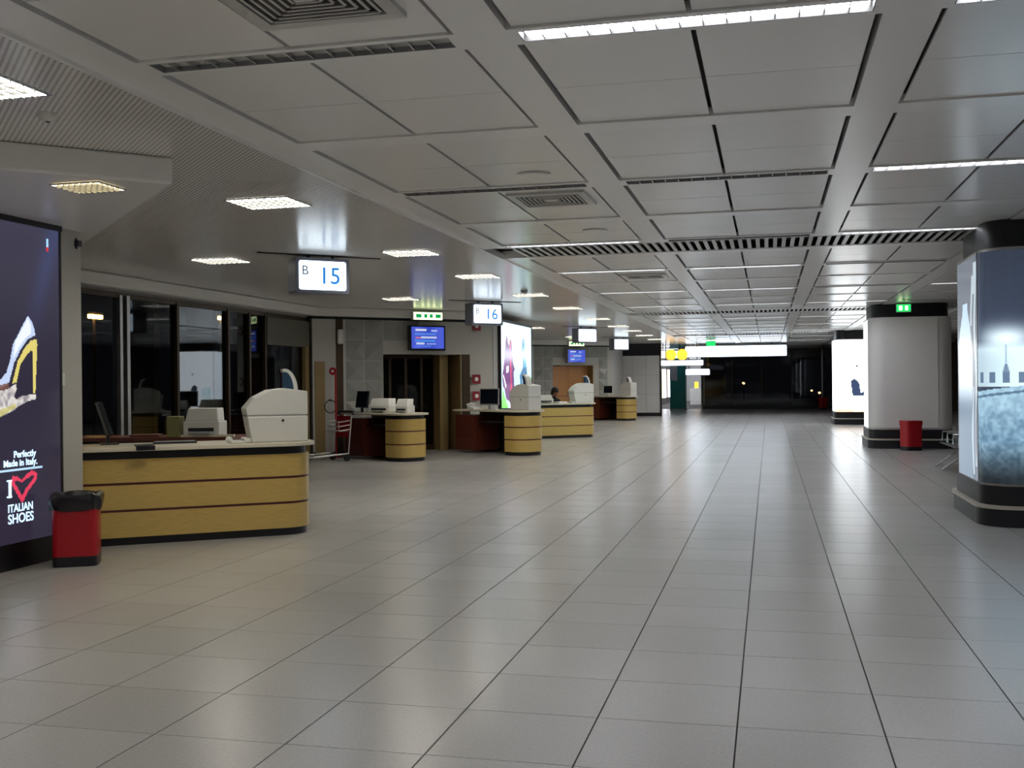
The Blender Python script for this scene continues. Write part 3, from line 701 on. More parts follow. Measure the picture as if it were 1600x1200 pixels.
# ------------------------------------------------------------------ ski light box on the middle block
kb = thing('figure_light_box', 'bright white light box with purple and blue figures', 'light box', (-6.5,27.1,0))
B(0,.08,-1.72,1.72,.3,3.12).build('casing', dark_m, kb); B(0,.1,-1.74,1.74,3.1,3.16).build('top_frame', black_m, kb); B(.0,.1,1.7,1.76,.3,3.12).build('edge_frame', dgrey_m, kb)
def ski_ad(u, v):
    rgb = np.zeros(u.shape+(3,)); rgb[:] = (205,244,255)
    rgb = mixc(rgb, np.exp(-((v-.85)/.2)**2)*.8, (246,253,255))
    rgb = mixc(rgb, inpoly(u,v,[(0,.28),(.03,.4),(.08,.34),(.2,.22),(.22,.2),(.1,.16),(0,.2)]), (140,235,120))
    rgb = mixc(rgb, inpoly(u,v,[(.82,.2),(.8,.38),(.86,.5),(1,.5),(1,.18)]), (165,238,110))
    rgb = mixc(rgb, inpoly(u,v,[(.17,.9),(.2,.82),(.24,.8),(.3,.86),(.33,.8),(.36,.7),(.37,.62),(.42,.58),(.38,.55),(.4,.4),(.42,.28),(.36,.2),(.3,.22),(.24,.28),(.14,.3),(.08,.4),(.04,.42),(.02,.52),(.06,.58),(.1,.7),(.13,.82)]), (120,78,128))
    rgb = mixc(rgb, inpoly(u,v,[(.25,.84),(.27,.5),(.26,.2),(.33,.2),(.31,.5),(.3,.84)]), (206,80,120))
    rgb = mixc(rgb, inpoly(u,v,[(.15,.6),(.22,.61),(.22,.55),(.15,.54)]), (250,250,255)); rgb = mixc(rgb, inpoly(u,v,[(.03,.53),(.07,.52),(.15,.42),(.12,.4)]), (250,245,255))
    rgb = mixc(rgb, inpoly(u,v,[(.68,.86),(.72,.9),(.77,.86),(.8,.7),(.83,.58),(.86,.5),(.8,.44),(.8,.3),(.76,.18),(.66,.18),(.66,.34),(.6,.42),(.58,.52),(.64,.56),(.7,.6),(.69,.72),(.65,.76)]), (82,128,168))
    rgb = mixc(rgb, inpoly(u,v,[(.73,.86),(.78,.84),(.8,.6),(.74,.6)]), (110,190,235))
    rgb = mixc(rgb, inpoly(u,v,[(.66,.34),(.8,.36),(.78,.18),(.68,.18)]), (70,96,116))
    rgb = mixc(rgb, (np.hypot((u-.7)*1.1,(v-.48)*.9) < .035)*1.0, (248,252,255)); rgb = mixc(rgb, (np.hypot((u-.4)*1.1,(v-.2)*.9) < .04)*1.0, (236,220,240))
    return rgb
raster('advert_sheet', kb, (.084,-1.69,.34), (0,3.38,0), (0,0,2.76), 110, 120, ski_ad, print_mat('ski_print', 1.25))

# ------------------------------------------------------------------ gate counters
def counter(label, A, th, f, L, group='gate counters', D=.78, start=0.0):
    c, s = math.cos(th), math.sin(th)
    t = thing('gate_counter', label, 'counter', (A[0],A[1],0), 0, group)
    def W(p): return (p[0]*c - p[1]*s, (p[0]*s + p[1]*c)*f)
    Mx = Matrix(((c,-s,0,0),(s*f,c*f,0,0),(0,0,1,0),(0,0,0,1)))
    r = .3; r2 = .3
    path = [(start,0),(start+.6,0),(L-r-.5,0)] + arc(L-r, r, r, -90, 0, 8) + arc(L-r2, D-r2, r2, 0, 90, 8) + [(L-.55, D)]
    def inset(e): return [(start,e),(L-r-.5,e)] + arc(L-r, r, r-e, -90, 0, 8) + arc(L-r2, D-r2, r2-e, 0, 90, 8) + [(L-.55, D-e)]
    MB().wall(inset(.03),0,.08,.03).xf(Mx).build('plinth', dark_m, t, smooth=True)
    for z0, z1 in ((.08,.335),(.36,.605),(.63,.865)): MB().wall(path,z0,z1,.03).xf(Mx).build('wood_panel', wood_m, t, smooth=True)
    for z0, z1 in ((.335,.36),(.605,.63)): MB().wall(inset(.006),z0,z1,.02).xf(Mx).build('accent_strip', strip_m, t, smooth=True)
    MB().wall(inset(.03),.865,.945,.02).xf(Mx).build('shadow_band', black_m, t, smooth=True)
    o = .06
    top = [(start-.02,-o),(L-r,-o)] + arc(L-r, r, r+o, -90, 0, 8)[1:] + arc(L-r2, D-r2, r2+o, 0, 90, 8) + [(start-.02, D+o)]
    MB().prism(top,.945,.985).xf(Mx).build('worktop', top_m, t, bevel=.006)
    B(start+.02,start+.75,.1,D,.06,.86).xf(Mx).build('pedestal', reddish_m, t)
    for i in range(3): B(start+.06,start+.71,D,D+.015,.1+.25*i,.32+.25*i).xf(Mx).build('drawer', reddish_m, t)
    B(start+.75,L-.6,.05,.08,.06,.86).xf(Mx).build('modesty_panel', dark_m, t)
    B(start+.77,L-.62,.3,D-.05,.7,.73).xf(Mx).build('keyboard_shelf', dark_m, t)
    B(L-.6,L-.57,.05,D-.04,.06,.86).xf(Mx).build('inner_panel', reddish_m, t)
    def place(sd, z=.985, rot=0): # world position of a point on the counter, facing angle
        p = W(sd); return (A[0]+p[0], A[1]+p[1], z)
    ang = math.atan2(s*f, c)
    return t, place, ang
c1, p1, a1 = counter('wooden gate counter with cream top beside the red bin and shoe advertisement', (-6.63,9.18), math.radians(36), 1, 2.33, start=-.02)
c2, p2, a2 = counter('wooden counter with rounded end below the flight screen, trolley at its side', (-8.52,22.1), math.radians(33), -1, 2.05)
c3, p3, a3 = counter('wooden counter with rounded end in front of the bright white light box', (-6.63,24.25), math.radians(36), -1, 2.33)
c4, p4, a4 = counter('wooden gate counter with a seated person behind it', (-6.55,28.95), math.radians(38), 1, 2.2)
c5, p5, a5 = counter('small far wooden counter before the cream panelled wall', (-7.0,44.65), math.radians(36), -1, 2.3)

# boarding card readers
def reader(pos, ang, label, arch=True, sc=1.0):
    t = thing('boarding_card_reader', label, 'card reader', pos, ang, 'boarding card readers')
    w_, h_, d_ = .66*sc, .575*sc, .36*sc
    lo = [(.10,0),(1,0),(1,.485),(.025,.485),(.05,.3)]; up = [(.022,.497),(1,.497),(1,.94),(.62,1.0),(.39,.97),(.15,.83),(0,.63)]
    for n, pg in (('lower_housing',lo),('upper_housing',up)):
        MB().ext([(x*w_-w_/2,0,z*h_) for x, z in pg], (0,d_,0)).build(n, white_m, t, bevel=.012)
    B(-.48*w_,.48*w_,.01,d_-.01,.483*h_,.499*h_).build('seam', grey_m, t)
    MB().lathe([(.014,-.012),(.014,.002)],12,(.09*w_,0,.4*h_),'y').build('lock', dgrey_m, t)
    B(-.52*w_,-.3*w_,.05,d_-.05,0,.05).build('card_slot_tray', white_m, t, bevel=.012)
    if arch:
        cx_ = .14*w_; A_ = [math.radians(100*i/10) for i in range(11)]
        pts = [(cx_+.14*math.cos(a), .04, h_*.93+.25*math.sin(a)) for a in A_]; inn = [(cx_+.095*math.cos(a), .04, h_*.93+.215*math.sin(a)) for a in A_]
        MB().ext(pts+inn[::-1], (0,.14,0)).build('arched_hood', white_m, t, smooth=True)
        MB().ext(inn+[(cx_-.01,.06,h_*.93)], (0,.1,0)).build('hood_lining', mat('hood_blue',(40,70,96),.4), t)
    return t
reader(p1((2.33-.36,.14)), a1, 'large white card reader at the rounded end of the first counter')
reader(p3((2.33-.38,.5)), a3, 'white card reader standing in front of the bright white light box')
reader(p4((2.2-.36,.14)), a4, 'white card reader on the counter with the seated person')
reader(p5((2.3-.4,.45)), a5, 'small far white card reader before the cream wall')

def desk_screen(pos, ang, label, m_case=None, w_=.4, h_=.32, tilt=.12, back=False):
    m_case = m_case or dgrey_m
    t = thing('desk_monitor', label, 'monitor', pos, ang, 'counter monitors')
    B(-.12,.12,-.09,.09,0,.015).build('foot', m_case, t, bevel=.004); B(-.03,.03,.0,.03,.015,.14).build('neck', m_case, t)
    R = Matrix.Translation((0,0,.1)) @ Matrix.Rotation(-tilt,4,'X')
    B(-w_/2,w_/2,-.025,.02,0,h_).xf(R).build('case', m_case, t, bevel=.006)
    B(-w_/2+.02,w_/2-.02,-.027,-.025,.03,h_-.02).xf(R).build('screen', mat('monitor_glass',(14,18,30),.15), t)
    return t
def keyboard(pos, ang, label):
    t = thing('keyboard', label, 'keyboard', pos, ang, 'counter keyboards')
    B(-.22,.22,-.08,.08,0,.02).build('case', dgrey_m, t, bevel=.004)
    for i in range(4): B(-.2,.2,-.065+.034*i,-.04+.034*i,.02,.026).build('key_row', grey_m, t)
def printer(pos, ang, label, m_=None, w_=.4, h_=.22, d_=.3):
    t = thing('printer', label, 'printer', pos, ang, 'counter printers'); m_ = m_ or white_m
    B(-w_/2,w_/2,-d_/2,d_/2,0,h_*.55).build('body', m_, t, bevel=.015)
    MB().ext([(-w_*.46,-d_*.45,h_*.55),(-w_*.4,-d_*.3,h_),(w_*.4,-d_*.3,h_),(w_*.46,-d_*.45,h_*.55)],(0,d_*.8,0)).build('lid', m_, t, bevel=.01)
    B(-w_*.35,w_*.35,-d_/2-.01,-d_/2+.02,h_*.2,h_*.32).build('paper_slot', dgrey_m, t)
    B(-w_*.3,w_*.3,-d_/2-.08,-d_/2,h_*.12,h_*.16).build('paper_tray', grey_m, t)
# first counter
t = desk_screen(p1((.3,.66)), a1+math.radians(93), 'dark monitor seen edge-on at the wall end of the first counter', tilt=.3, w_=.42, h_=.36)
keyboard(p1((.95,.5)), a1+math.pi, 'dark keyboard lying on the first counter')
def slab(name, label, cat, pos, ang, dims, m_, bevel=.003):
    o = B(-dims[0]/2,dims[0]/2,-dims[1]/2,dims[1]/2,0,dims[2]).build(name, m_, bevel=bevel); o.location = pos; o.rotation_euler = (0,0,ang); return tag(o, label, cat)
mt = thing('counter_mat', 'dark mat lying across the front ledge of the first counter', 'mat', p1((.62,.1)), a1)
B(-.09,.09,-.19,.19,0,.012).build('sheet', dark_m, mt); B(-.09,.09,-.205,-.19,-.03,.012).build('fold', dark_m, mt)
ph = thing('telephone', 'small white telephone handset beside the large card reader', 'telephone', p1((1.52,.1)), a1)
B(-.05,.09,-.05,.05,0,.03).build('cradle', white_m, ph, bevel=.008); MB().lathe([(.01,-.05),(.035,-.03),(.035,.03),(.01,.05)],14,(-.06,0,.04),'y').build('handset', white_m, ph, smooth=True)
# back desk behind the first counter
bd = thing('back_desk', 'dark low desk standing behind the first counter', 'desk', (-7.6,12.25,0), math.radians(12))
B(-1.3,1.0,-.35,.35,.9,.95).build('desktop', reddish_m, bd, bevel=.005); B(-1.3,1.0,.3,.33,.06,.9).build('modesty_panel', dark_m, bd)
for x in (-1.25,.95): B(x-.03,x+.03,-.32,.32,0,.9).build('side_panel', dark_m, bd)
B(.35,1.02,-.36,-.3,.95,.98).build('ledge', top_m, bd)
printer((-6.97,12.2,.95), math.radians(12), 'white printer on the dark desk behind the first counter', w_=.46, h_=.36, d_=.34)
lb = slab('paper_box', 'small yellow and grey box beside the white printer', 'box', (-7.33,12.1,.95), math.radians(12), (.16,.2,.26), mat('box_yellow_grey',(128,128,84),.6))
slab('folder', 'dark reddish folder lying on the desk behind the first counter', 'folder', (-7.75,12.1,.95), math.radians(20), (.36,.26,.03), mat('folder_brown',(110,72,62),.6))
# second counter
desk_screen(p2((.45,.62)), a2+math.radians(8), 'dark monitor on the counter below the flight screen', tilt=.18, w_=.36, h_=.36)
printer(p2((1.05,.5)), a2+math.radians(15), 'wide white printer on the counter below the flight screen', w_=.56, h_=.3, d_=.3)
printer(p2((1.7,.42)), a2+math.radians(15), 'small white ticket printer near the rounded end, below the flight screen', w_=.32, h_=.29, d_=.26)
keyboard(p2((.72,.12)), a2, 'dark keyboard lying on the counter below the flight screen')
# third counter
desk_screen(p3((1.05,.6)), a3+math.radians(30), 'black monitor with pale rim in front of the bright white light box', grey_m, w_=.46, h_=.38, tilt=.05)
dk = thing('telephone', 'small pale desk telephone before the bright white light box', 'telephone', p3((.55,.66)), a3)
MB().ext([(-.12,-.1,0),(.12,-.1,0),(.12,-.1,.04),(-.12,-.1,.09)],(0,.2,0)).build('cradle', white_m, dk, bevel=.01); MB().tube([(-.1,-.12,.11),(-.1,.0,.13),(-.1,.12,.11)],.022).build('handset', white_m, dk)
keyboard(p3((1.2,.2)), a3, 'dark keyboard lying in front of the bright white light box')
# fourth counter
desk_screen(p4((.35,.55)), a4+math.radians(60), 'dark monitor beside the seated person', w_=.36, h_=.36)
printer(p4((.75,.55)), a4, 'cream printer beside the seated person', w_=.5, h_=.24)
slab('document', 'white sheet of paper in front of the seated person', 'document', p4((1.15,.25)), a4+.2, (.3,.22,.05), paper_m)
desk_screen(p5((1.1,.6)), a5+math.radians(20), 'small pale monitor on the far counter', white_m, w_=.42, h_=.34)
slab('document', 'white paper hanging on the far counter edge', 'document', p5((.55,.5)), a5, (.25,.2,.01), paper_m)

# ------------------------------------------------------------------ gate signs
def gate_sign(pos, num, label):
    x, y = pos; ang = math.radians(44)
    t = thing('gate_sign', label, 'gate sign', (x,y,0), ang, 'lit gate signs')
    MB().ext([(p[0],-.085,p[1]) for p in rrect(-.37,.37,2.795,3.255,.03,4)], (0,.3,0)).build('casing', mat('sign_casing',(112,116,130),.35), t)
    MB().ext([(p[0],-.092,p[1]) for p in rrect(-.325,.325,2.835,3.215,.03,4)], (0,.006,0)).build('face', sign_white_m, t)
    for sx in (-.17,.17): B(sx-.02,sx+.02,-.02,.02,3.255,CZ).build('hanger', dgrey_m, t)
    B(-.85,.85,-.025,.025,CZ-.012,CZ).build('mounting_rail', dgrey_m, t)
    F = lambda xx, zz: Matrix(((1,0,0,xx),(0,0,-1,-.094),(0,1,0,zz),(0,0,0,1)))
    if not num: return
    text('letter', 'B', .17, sign_dark_m, t, F(-.29,3.03), .001)
    text('number', num, .31, sign_blue_m, t, F(-.06,2.92), .001, offset=.002)
gate_sign((-5.75,13.05), '15', 'lit white gate sign reading B 15 above the first counter')
gate_sign((-5.75,21.45), '16', 'lit white gate sign reading B 16 beside the bright white light box')
gate_sign((-5.52,32.6), '', 'lit white gate sign over the counter with the seated person')
gate_sign((-5.6,41.0), '', 'smallest lit white gate sign near the cream wall')

# far direction signs
def dir_sign(x0, x1, y, z0, z1, label, m_=None):
    t = thing('direction_sign', label, 'sign', ((x0+x1)/2,y,0)); hw = (x1-x0)/2
    MB().ext([(p[0],-.1,p[1]) for p in rrect(-hw,hw,z0,z1,.06,4)], (0,.2,0)).build('casing', grey_m, t)
    MB().ext([(p[0],-.106,p[1]) for p in rrect(-hw+.03,hw-.03,z0+.03,z1-.03,.05,4)], (0,.006,0)).build('face', m_ or sign_big_m, t)
    for q in (-.7,.7): B(hw*q-.02,hw*q+.02,-.02,.02,z1,CZ+.005).build('hanger', dgrey_m, t)
    return t
dir_sign(-3.8,.81,50,2.66,3.2,'long bright white direction sign across the far end of the hall')
t = dir_sign(-4.95,-3.85,49.7,2.62,3.0,'short white direction sign with two yellow discs')
for q in (-.02,.5): MB().lathe([(.26,-.12),(.26,-.106)],24,(q,0,2.8),'y').build('yellow_disc', yellow_m, t)
dir_sign(-4.95,-2.9,49.4,2.27,2.55,'lower white direction sign under the two yellow discs')
dir_sign(-3.87,-2.7,51.0,1.83,2.16,'small lowest white direction sign above the passage')

# ------------------------------------------------------------------ bins
def bin_(pos, label, bag=True, sc=1.0):
    t = thing('litter_bin', label, 'bin', pos, math.radians(28), 'red litter bins')
    P = rrect(-.19,.19,-.17,.17,.06,4)
    MB().prism(P,0,.09).build('base', dark_m, t, smooth=True); MB().prism(P,.09,.56).build('body', red_m, t, smooth=True)
    if bag:
        b = MB(); k = 36
        for (e, z) in ((.02,.5),(.028,.53),(.034,.58),(.026,.625),(.0,.642),(-.03,.635),(-.05,.58)):
            for i in range(k):
                a = 2*math.pi*i/k; sx = abs(math.cos(a))**.55*math.copysign(1,math.cos(a)); sy = abs(math.sin(a))**.55*math.copysign(1,math.sin(a))
                wv = .008*math.sin(a*7+z*30)+.006*math.sin(a*13); b.v.append(((.19+e+wv)*sx,(.17+e+wv)*sy,z+.008*math.sin(a*5)))
        for j in range(6):
            for i in range(k): b.f.append((j*k+i,j*k+(i+1)%k,(j+1)*k+(i+1)%k,(j+1)*k+i))
        b.f.append(tuple(6*k+i for i in range(k)))
        b.build('bin_bag', bag_m, t, smooth=True)
    else: MB().prism(rrect(-.2,.2,-.18,.18,.06,4),.56,.66).build('lid', red_m, t, smooth=True)
bin_((-6.08,8.38,0), 'red litter bin with black bag beside the shoe advertisement')
bin_((3.05,25.0,0), 'red litter bin before the blank white column', False)
bin_((2.75,58.5,0), 'tiny red litter bin at the dark far glazing', False)

# ------------------------------------------------------------------ luggage trolley and red pole
trolley_m = mat('trolley_metal',(205,205,202),.35,metal=.3)
tr = thing('luggage_trolley', 'metal luggage trolley with red panel beside the counter', 'trolley', (-8.9,20.4,0), math.radians(-35))
fr = MB()
fr.tube([(-.3,-.5,.12),(-.3,.35,.16),(-.26,.45,.95)],.018); fr.tube([(.3,-.5,.12),(.3,.35,.16),(.26,.45,.95)],.018); fr.tube([(-.3,-.5,.12),(-.2,-.62,.12),(.2,-.62,.12),(.3,-.5,.12)],.018)
for y in (-.35,-.1,.15): fr.tube([(-.3,y,.14),(.3,y,.14)],.012)
fr.build('frame', trolley_m, tr, smooth=True)
MB().tube([(-.3,.46,.97),(-.27,.5,1.02),(.27,.5,1.02),(.3,.46,.97)],.024).build('handle', dgrey_m, tr, smooth=True)
bk = MB()
for z in (.66,.75,.84): bk.tube([(-.27,.4,z),(-.24,.18,z-.03),(.24,.18,z-.03),(.27,.4,z)],.009)
for x in (-.2,-.07,.07,.2): bk.tube([(x,.18,.62),(x,.18,.84)],.006); bk.tube([(x,.18,.62),(x,.42,.62)],.006)
bk.build('basket', trolley_m, tr)
MB().ext([(-.26,.39,.5),(.26,.39,.5),(.26,.43,.93),(-.26,.43,.93)],(0,.012,0)).build('advert_panel', mat('dark_red_panel',(170,24,40),.4), tr)
for x, y in ((-.27,.33),(.27,.33),(0,-.55)):
    wl_ = MB().lathe([(.08,-.018),(.085,-.01),(.085,.01),(.08,.018)],18,(x,y,.085),'x').build('wheel', rubber_m, tr, smooth=True)
    MB().tube([(x-.03,y,.085),(x+.03,y,.085)],.012).build('axle', chrome_m, wl_)
rp = thing('red_pole', 'thin red pole topped by a small round red sign behind the trolley', 'pole', (-9.25,21.75,0))
MB().lathe([(.14,0),(.14,.02),(.03,.04)],18).build('foot', red_m, rp); MB().tube([(0,0,.03),(0,0,1.86)],.022).build('shaft', red_m, rp)
MB().lathe([(.085,-.012),(.085,.012)],20,(-.05,-.03,1.88),'y').build('round_sign', red_m, rp); MB().lathe([(.035,-.018),(.035,-.012)],16,(-.05,-.03,1.88),'y').build('round_sign_center', white_m, rp)
rg = thing('hose_ring', 'thin dark ring hanging on the wall behind the trolley', 'ring', (-9.42,21.86,1.1), math.radians(45))
MB().tube([(.14*math.cos(i*math.pi/10),0,.14*math.sin(i*math.pi/10)) for i in range(20)],.012,8,True).build('loop', dgrey_m, rg); B(-.02,.02,0,.06,.12,.16).build('hook', dgrey_m, rg)

# wall signs by the middle block and wall lamp
D = diag_frame(26.85)
def wsign(s, z, label):
    t = thing('fire_sign', label, 'wall sign'); t.matrix_world = D @ Matrix.Translation((s,-.066,z))
    MB().ext([(p[0],0,p[1]) for p in rrect(-.11,.11,-.11,.11,.02,3)],(0,.012,0)).build('plate', mat('fire_sign_red',(140,26,40),.45), t); MB().lathe([(.05,-.004),(.05,0)],14,(0,0,0),'y').build('symbol', paper_m, t)
    B(-.03,.03,.012,.066,-.03,.03).build('bracket', dgrey_m, t)
wsign(4.1, 1.68, 'small red fire sign on the wall, upper of two beside the bright white light box')
wsign(4.1, 1.28, 'small red fire sign on the wall, lower of two beside the bright white light box')
wsign(4.12, 2.95, 'small red fire sign high on the wall next to the second gate sign')
wlp = thing('wall_lamp', 'small cream wall lamp at the window end of the relief tiles', 'wall lamp'); wlp.matrix_world = D @ Matrix.Translation((.63,-.01,2.65))
B(-.06,.06,-.1,0,-.16,.16).build('housing', wallwhite_m, wlp, bevel=.02); B(-.05,.05,-.08,-.01,-.165,-.16).build('diffuser', grey_m, wlp)

# ceiling fittings: round speakers and square air diffusers
def diffuser(x, y, label, big=True):
    t = thing('air_diffuser', label, 'air diffuser', (x,y,CZ), 0, 'square air diffusers')
    f = MB(); h = .36
    f.box(-h,h,-h,-h+.07,-.012,.012); f.box(-h,h,h-.07,h,-.012,.012); f.box(-h,-h+.07,-h+.07,h-.07,-.012,.012); f.box(h-.07,h,-h+.07,h-.07,-.012,.012); f.build('frame', slat_m, t)
    B(-h+.07,h-.07,-h+.07,h-.07,.009,.012).build('backing', black_m, t)
    for i in range(6):       # nested square vanes, four-way throw
        a = .06+.04*i
        b = MB()
        for sx, sy in ((1,0),(-1,0),(0,1),(0,-1)):
            if sx: b.box(min(sx*a,sx*(a+.014)),max(sx*a,sx*(a+.014)),-a,a,-.012,-.007)
            else: b.box(-a,a,min(sy*a,sy*(a+.014)),max(sy*a,sy*(a+.014)),-.012,-.007)
        b.build('vane', slat_m, t)
    B(-.05,.05,-.05,.05,-.012,.009).build('hub', slat_m, t)
diffuser(-1.97,4.3,'square air diffuser overhead beside the unlit strip lamp')
diffuser(-1.95,9.72,'square air diffuser between the two ceiling speaker discs')
diffuser(-1.95,17.3,'square air diffuser past the slatted vent')
for x, y, l in ((-1.87,8.55,'round flush ceiling speaker ahead of the second air diffuser'),(-1.9,11.9,'round flush ceiling speaker just before the slatted vent')):
    t = thing('ceiling_speaker', l, 'speaker', (x,y,CZ+.012), 0, 'round ceiling speakers')
    MB().lathe([(.14,-.01),(.14,0)],28).build('rim', slat_m, t, smooth=True); MB().lathe([(.115,-.014),(.115,-.01)],28).build('grille', panel_m, t)
t = thing('smoke_detector', 'small pale smoke detector ahead of the pointed canopy', 'smoke detector', (-4.35,5.75,CZ))
MB().lathe([(.03,-.05),(.05,-.035),(.06,-.012),(.06,0)],18).build('body', white_m, t, smooth=True); MB().lathe([(.012,-.056),(.012,-.05)],10).build('sensor', dgrey_m, t)
t = thing('smoke_detector', 'small dark sensor high on the pier beside the shoe advertisement', 'sensor', (-6.48,8.99,2.98))
B(-.02,.03,-.03,.03,-.03,.03).build('body', dgrey_m, t, bevel=.008); B(-.02,-.01,-.015,.015,-.05,.05).build('bracket', dgrey_m, t)
t = thing('smoke_detector', 'small dark round sensor on ceiling beyond the second gate sign', 'smoke detector', (-4.4,19.2,CZ))
MB().lathe([(.03,-.06),(.06,-.04),(.07,0)],16).build('body', grey_m, t, smooth=True); MB().lathe([(.012,-.066),(.012,-.06)],10).build('sensor', dgrey_m, t)
t = thing('wall_socket', 'small white switch plate on the pier beside the shoe advertisement', 'switch', (-6.5,8.75,1.67))
B(0,.012,-.04,.04,-.06,.06).build('plate', white_m, t, bevel=.003); B(.012,.018,-.015,.015,-.02,.02).build('rocker', white_m, t)

# ------------------------------------------------------------------ row of seats beside the near column
for bi, (bx, by, l) in enumerate(((3.3,19.3,'steel bench seat, first of the row behind the night city column'),(3.3,19.9,'steel bench seat, second of the row behind the night city column'),(3.3,20.5,'steel bench seat, third of the row behind the night city column'))):
    t = thing('bench_seat', l, 'seat', (bx,by,0), -math.pi/2, 'steel seats behind the column')
    prof = [(-.28,.43),(-.05,.40),(.2,.42),(.27,.55),(.34,.86)]
    b = MB(); n = len(prof)
    b.ext([(-.26,y,z) for y, z in prof]+[(-.26,y+.012,z-.018) for y, z in prof[::-1]], (.52,0,0)).build('seat_shell', steel_m, t, smooth=True)
    B(-.29,.29,.0,.06,.33,.38).build('beam', steel_m, t)
    for sx in (-.26,.26):
        MB().tube([(sx,-.22,.45),(sx,-.22,.62),(sx,.22,.64),(sx,.25,.5)],.014).build('armrest', chrome_m, t)
    if bi != 1:
        sx = -.2 if bi == 0 else .2
        for dx, dy in ((-.14,-.4),(-.02,-.42),(.06,.36)): MB().tube([(sx,.03,.34),(sx+dx,dy,.015)],.016).build('leg', chrome_m, t); 

# ------------------------------------------------------------------ seated person behind the fourth counter
pp = Vector(p4((1.36,1.2),0)); face = a4
ch = thing('office_chair', 'dark office chair under the seated person', 'chair', pp, face)
MB().lathe([(.05,.07),(.03,.1),(.03,.42)],12).build('post', dgrey_m, ch)
B(-.23,.23,-.2,.24,.42,.48).build('seat', dgrey_m, ch, bevel=.02); B(-.2,.2,.25,.3,.55,.98).build('backrest', dgrey_m, ch, bevel=.02); B(-.03,.03,.2,.29,.44,.6).build('back_stem', dgrey_m, ch)
for i in range(5):
    a = i*2*math.pi/5; MB().tube([(0,0,.09),(.27*math.cos(a),.27*math.sin(a),.05)],.02).build('foot_spoke', dgrey_m, ch)
pr = thing('person', 'seated person with dark hair and dark jacket bent over the counter', 'person', pp, face)
def skin(name, V, E, R, m_, parent, sub=2):
    me = bpy.data.meshes.new(name); me.from_pydata(V, E, []); o = link(name, me, parent)
    o.modifiers.new('skin','SKIN'); sv = me.skin_vertices[0].data
    for i, rr in enumerate(R): sv[i].radius = (rr, rr) if not isinstance(rr, tuple) else rr
    sv[0].use_root = True
    s = o.modifiers.new('sub','SUBSURF'); s.levels = sub; s.render_levels = sub
    bpy.context.view_layer.update()
    me2 = bpy.data.meshes.new_from_object(o.evaluated_get(bpy.context.evaluated_depsgraph_get()))
    o.modifiers.clear(); o.data = me2; me2.materials.clear(); me2.materials.append(m_)
    me2.polygons.foreach_set('use_smooth', [True]*len(me2.polygons))
    return o
V = [(0,.05,.56),(0,.06,.72),(0,.02,.9),(0,-.05,1.04),(0,-.1,1.13),(0,-.13,1.19),
     (-.17,-.04,1.03),(-.25,-.1,.84),(-.16,-.36,1.0),(.17,-.04,1.03),(.25,-.1,.84),(.16,-.36,1.0),
     (-.1,.02,.55),(-.13,-.36,.54),(-.12,-.34,.1),(-.12,-.46,.05),(.1,.02,.55),(.13,-.36,.54),(.12,-.34,.1),(.12,-.46,.05)]
E_ = [(0,1),(1,2),(2,3),(3,4),(4,5),(3,6),(6,7),(7,8),(3,9),(9,10),(10,11),(0,12),(12,13),(13,14),(14,15),(0,16),(16,17),(17,18),(18,19)]
R_ = [.15,(.16,.12),(.17,.12),(.15,.1),.06,.055,.075,.055,.04,.075,.055,.04,.1,.075,.05,.045,.1,.075,.05,.045]
skin('body', V, E_, R_, jacket_m, pr)
hd = MB()
for (z, rx, ry, oy) in ((-.115,.03,.035,-.02),(-.1,.05,.06,-.015),(-.06,.066,.08,-.005),(0,.076,.094,0),(.05,.075,.095,.005),(.09,.06,.08,.008),(.115,.03,.04,.01)):
    pass
k = 18; prof = [(-.118,.025,.03,-.03),(-.1,.048,.058,-.02),(-.06,.064,.08,-.008),(0,.075,.094,0),(.05,.074,.094,.005),(.09,.058,.076,.008),(.115,.028,.036,.01)]
for (z, rx, ry, oy) in prof:
    for j in range(k):
        a = 2*math.pi*j/k; hd.v.append((rx*math.cos(a), oy+ry*math.sin(a), z))
for i in range(len(prof)-1):
    for j in range(k): hd.f.append((i*k+j, i*k+(j+1)%k, (i+1)*k+(j+1)%k, (i+1)*k+j))
hd.f.append(tuple(range(k))[::-1]); hd.f.append(tuple((len(prof)-1)*k+j for j in range(k)))
HM = Matrix.Translation((0,-.17,1.29)) @ Matrix.Rotation(math.radians(22),4,'X')
ho = hd.xf(HM).build('head', skin_m, pr, smooth=True)
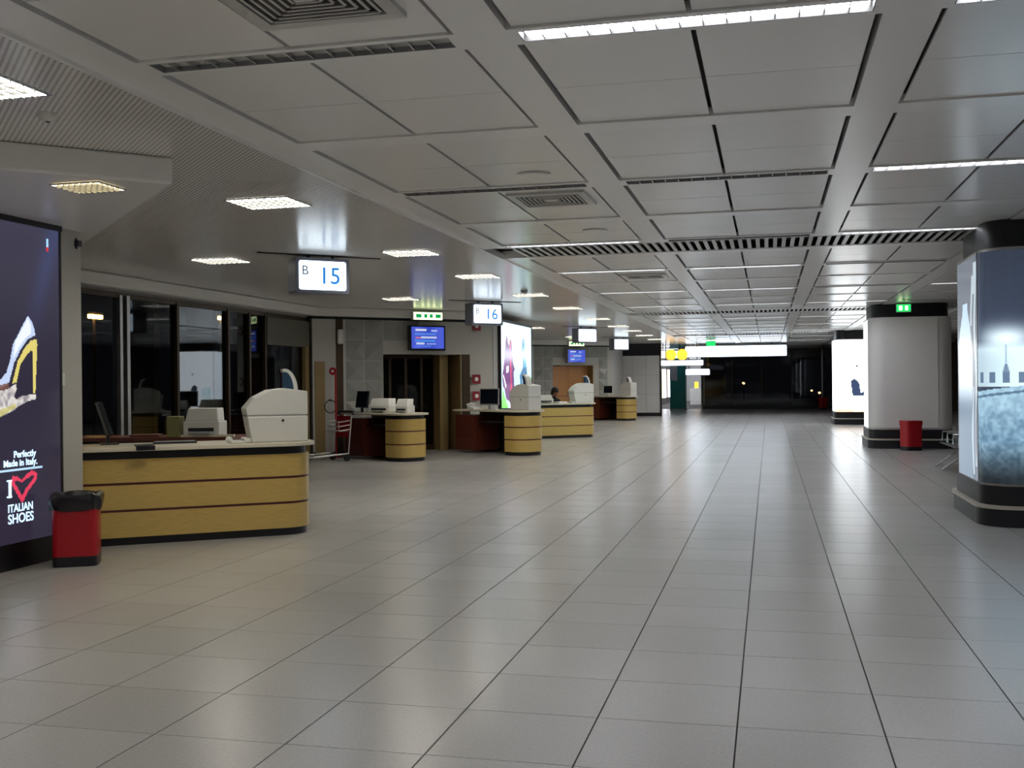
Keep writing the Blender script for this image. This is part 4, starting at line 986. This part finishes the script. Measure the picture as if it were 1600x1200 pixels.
MB().ext([(-.014,-.09,-.03),(.014,-.09,-.03),(.008,-.09,.015),(-.008,-.09,.015)],(0,-.022,-.004)).xf(HM).build('nose', skin_m, ho, bevel=.004)
for sx in (-1,1):
    MB().lathe([(.002,-.006),(.01,0),(.002,.006)],10,(sx*.03,-.088,.008),'y').xf(HM).build('eye', hair_m, ho); MB().lathe([(.008,-.008),(.025,0),(.01,.008)],12,(sx*.076,.01,-.005),'x').xf(HM).build('ear', skin_m, ho)
B(-.022,.022,-.09,-.08,-.062,-.054).xf(HM).build('mouth', mat('lips',(120,62,56),.5), ho)
hb = MB()
for (z, rx, ry, oy) in [(-.11,.07,.06,.09),(-.05,.1,.09,.06),(.02,.112,.11,.035),(.06,.11,.125,.015),(.11,.088,.11,.012),(.15,.045,.06,.012)]:
    for j in range(k):
        a = 2*math.pi*j/k; hb.v.append((rx*math.cos(a), oy+ry*math.sin(a), z))
for i in range(5):
    for j in range(k): hb.f.append((i*k+j, i*k+(j+1)%k, (i+1)*k+(j+1)%k, (i+1)*k+j))
hb.f.append(tuple(range(k))[::-1]); hb.f.append(tuple(5*k+j for j in range(k)))
hb.xf(HM).build('hair', hair_m, pr, smooth=True)
for sx in (-1,1):
    hroot = Vector((sx*.16,-.36,1.0)); inn = -sx
    Vh = [(0,0,0),(inn*.012,-.05,.0),(inn*.02,-.085,.004)]; Eh = [(0,1),(1,2)]; Rh = [.024,.032,.03]
    for q, (ox, ln) in enumerate(((-.03,.06),(-.01,.07),(.01,.066),(.03,.052))):
        b0 = len(Vh); Vh += [(inn*.02+ox,-.1,.008),(inn*.02+ox*1.05,-.1-ln*.55,.012),(inn*.02+ox*1.05,-.1-ln,-.004)]; Eh += [(2,b0),(b0,b0+1),(b0+1,b0+2)]; Rh += [.0095,.009,.0075]
    b0 = len(Vh); Vh += [(inn*.05,-.055,.004),(inn*.068,-.085,.0)]; Eh += [(1,b0),(b0,b0+1)]; Rh += [.011,.009]
    skin('hand', [tuple(Vector(v)+hroot) for v in Vh], Eh, Rh, skin_m, pr, 1)
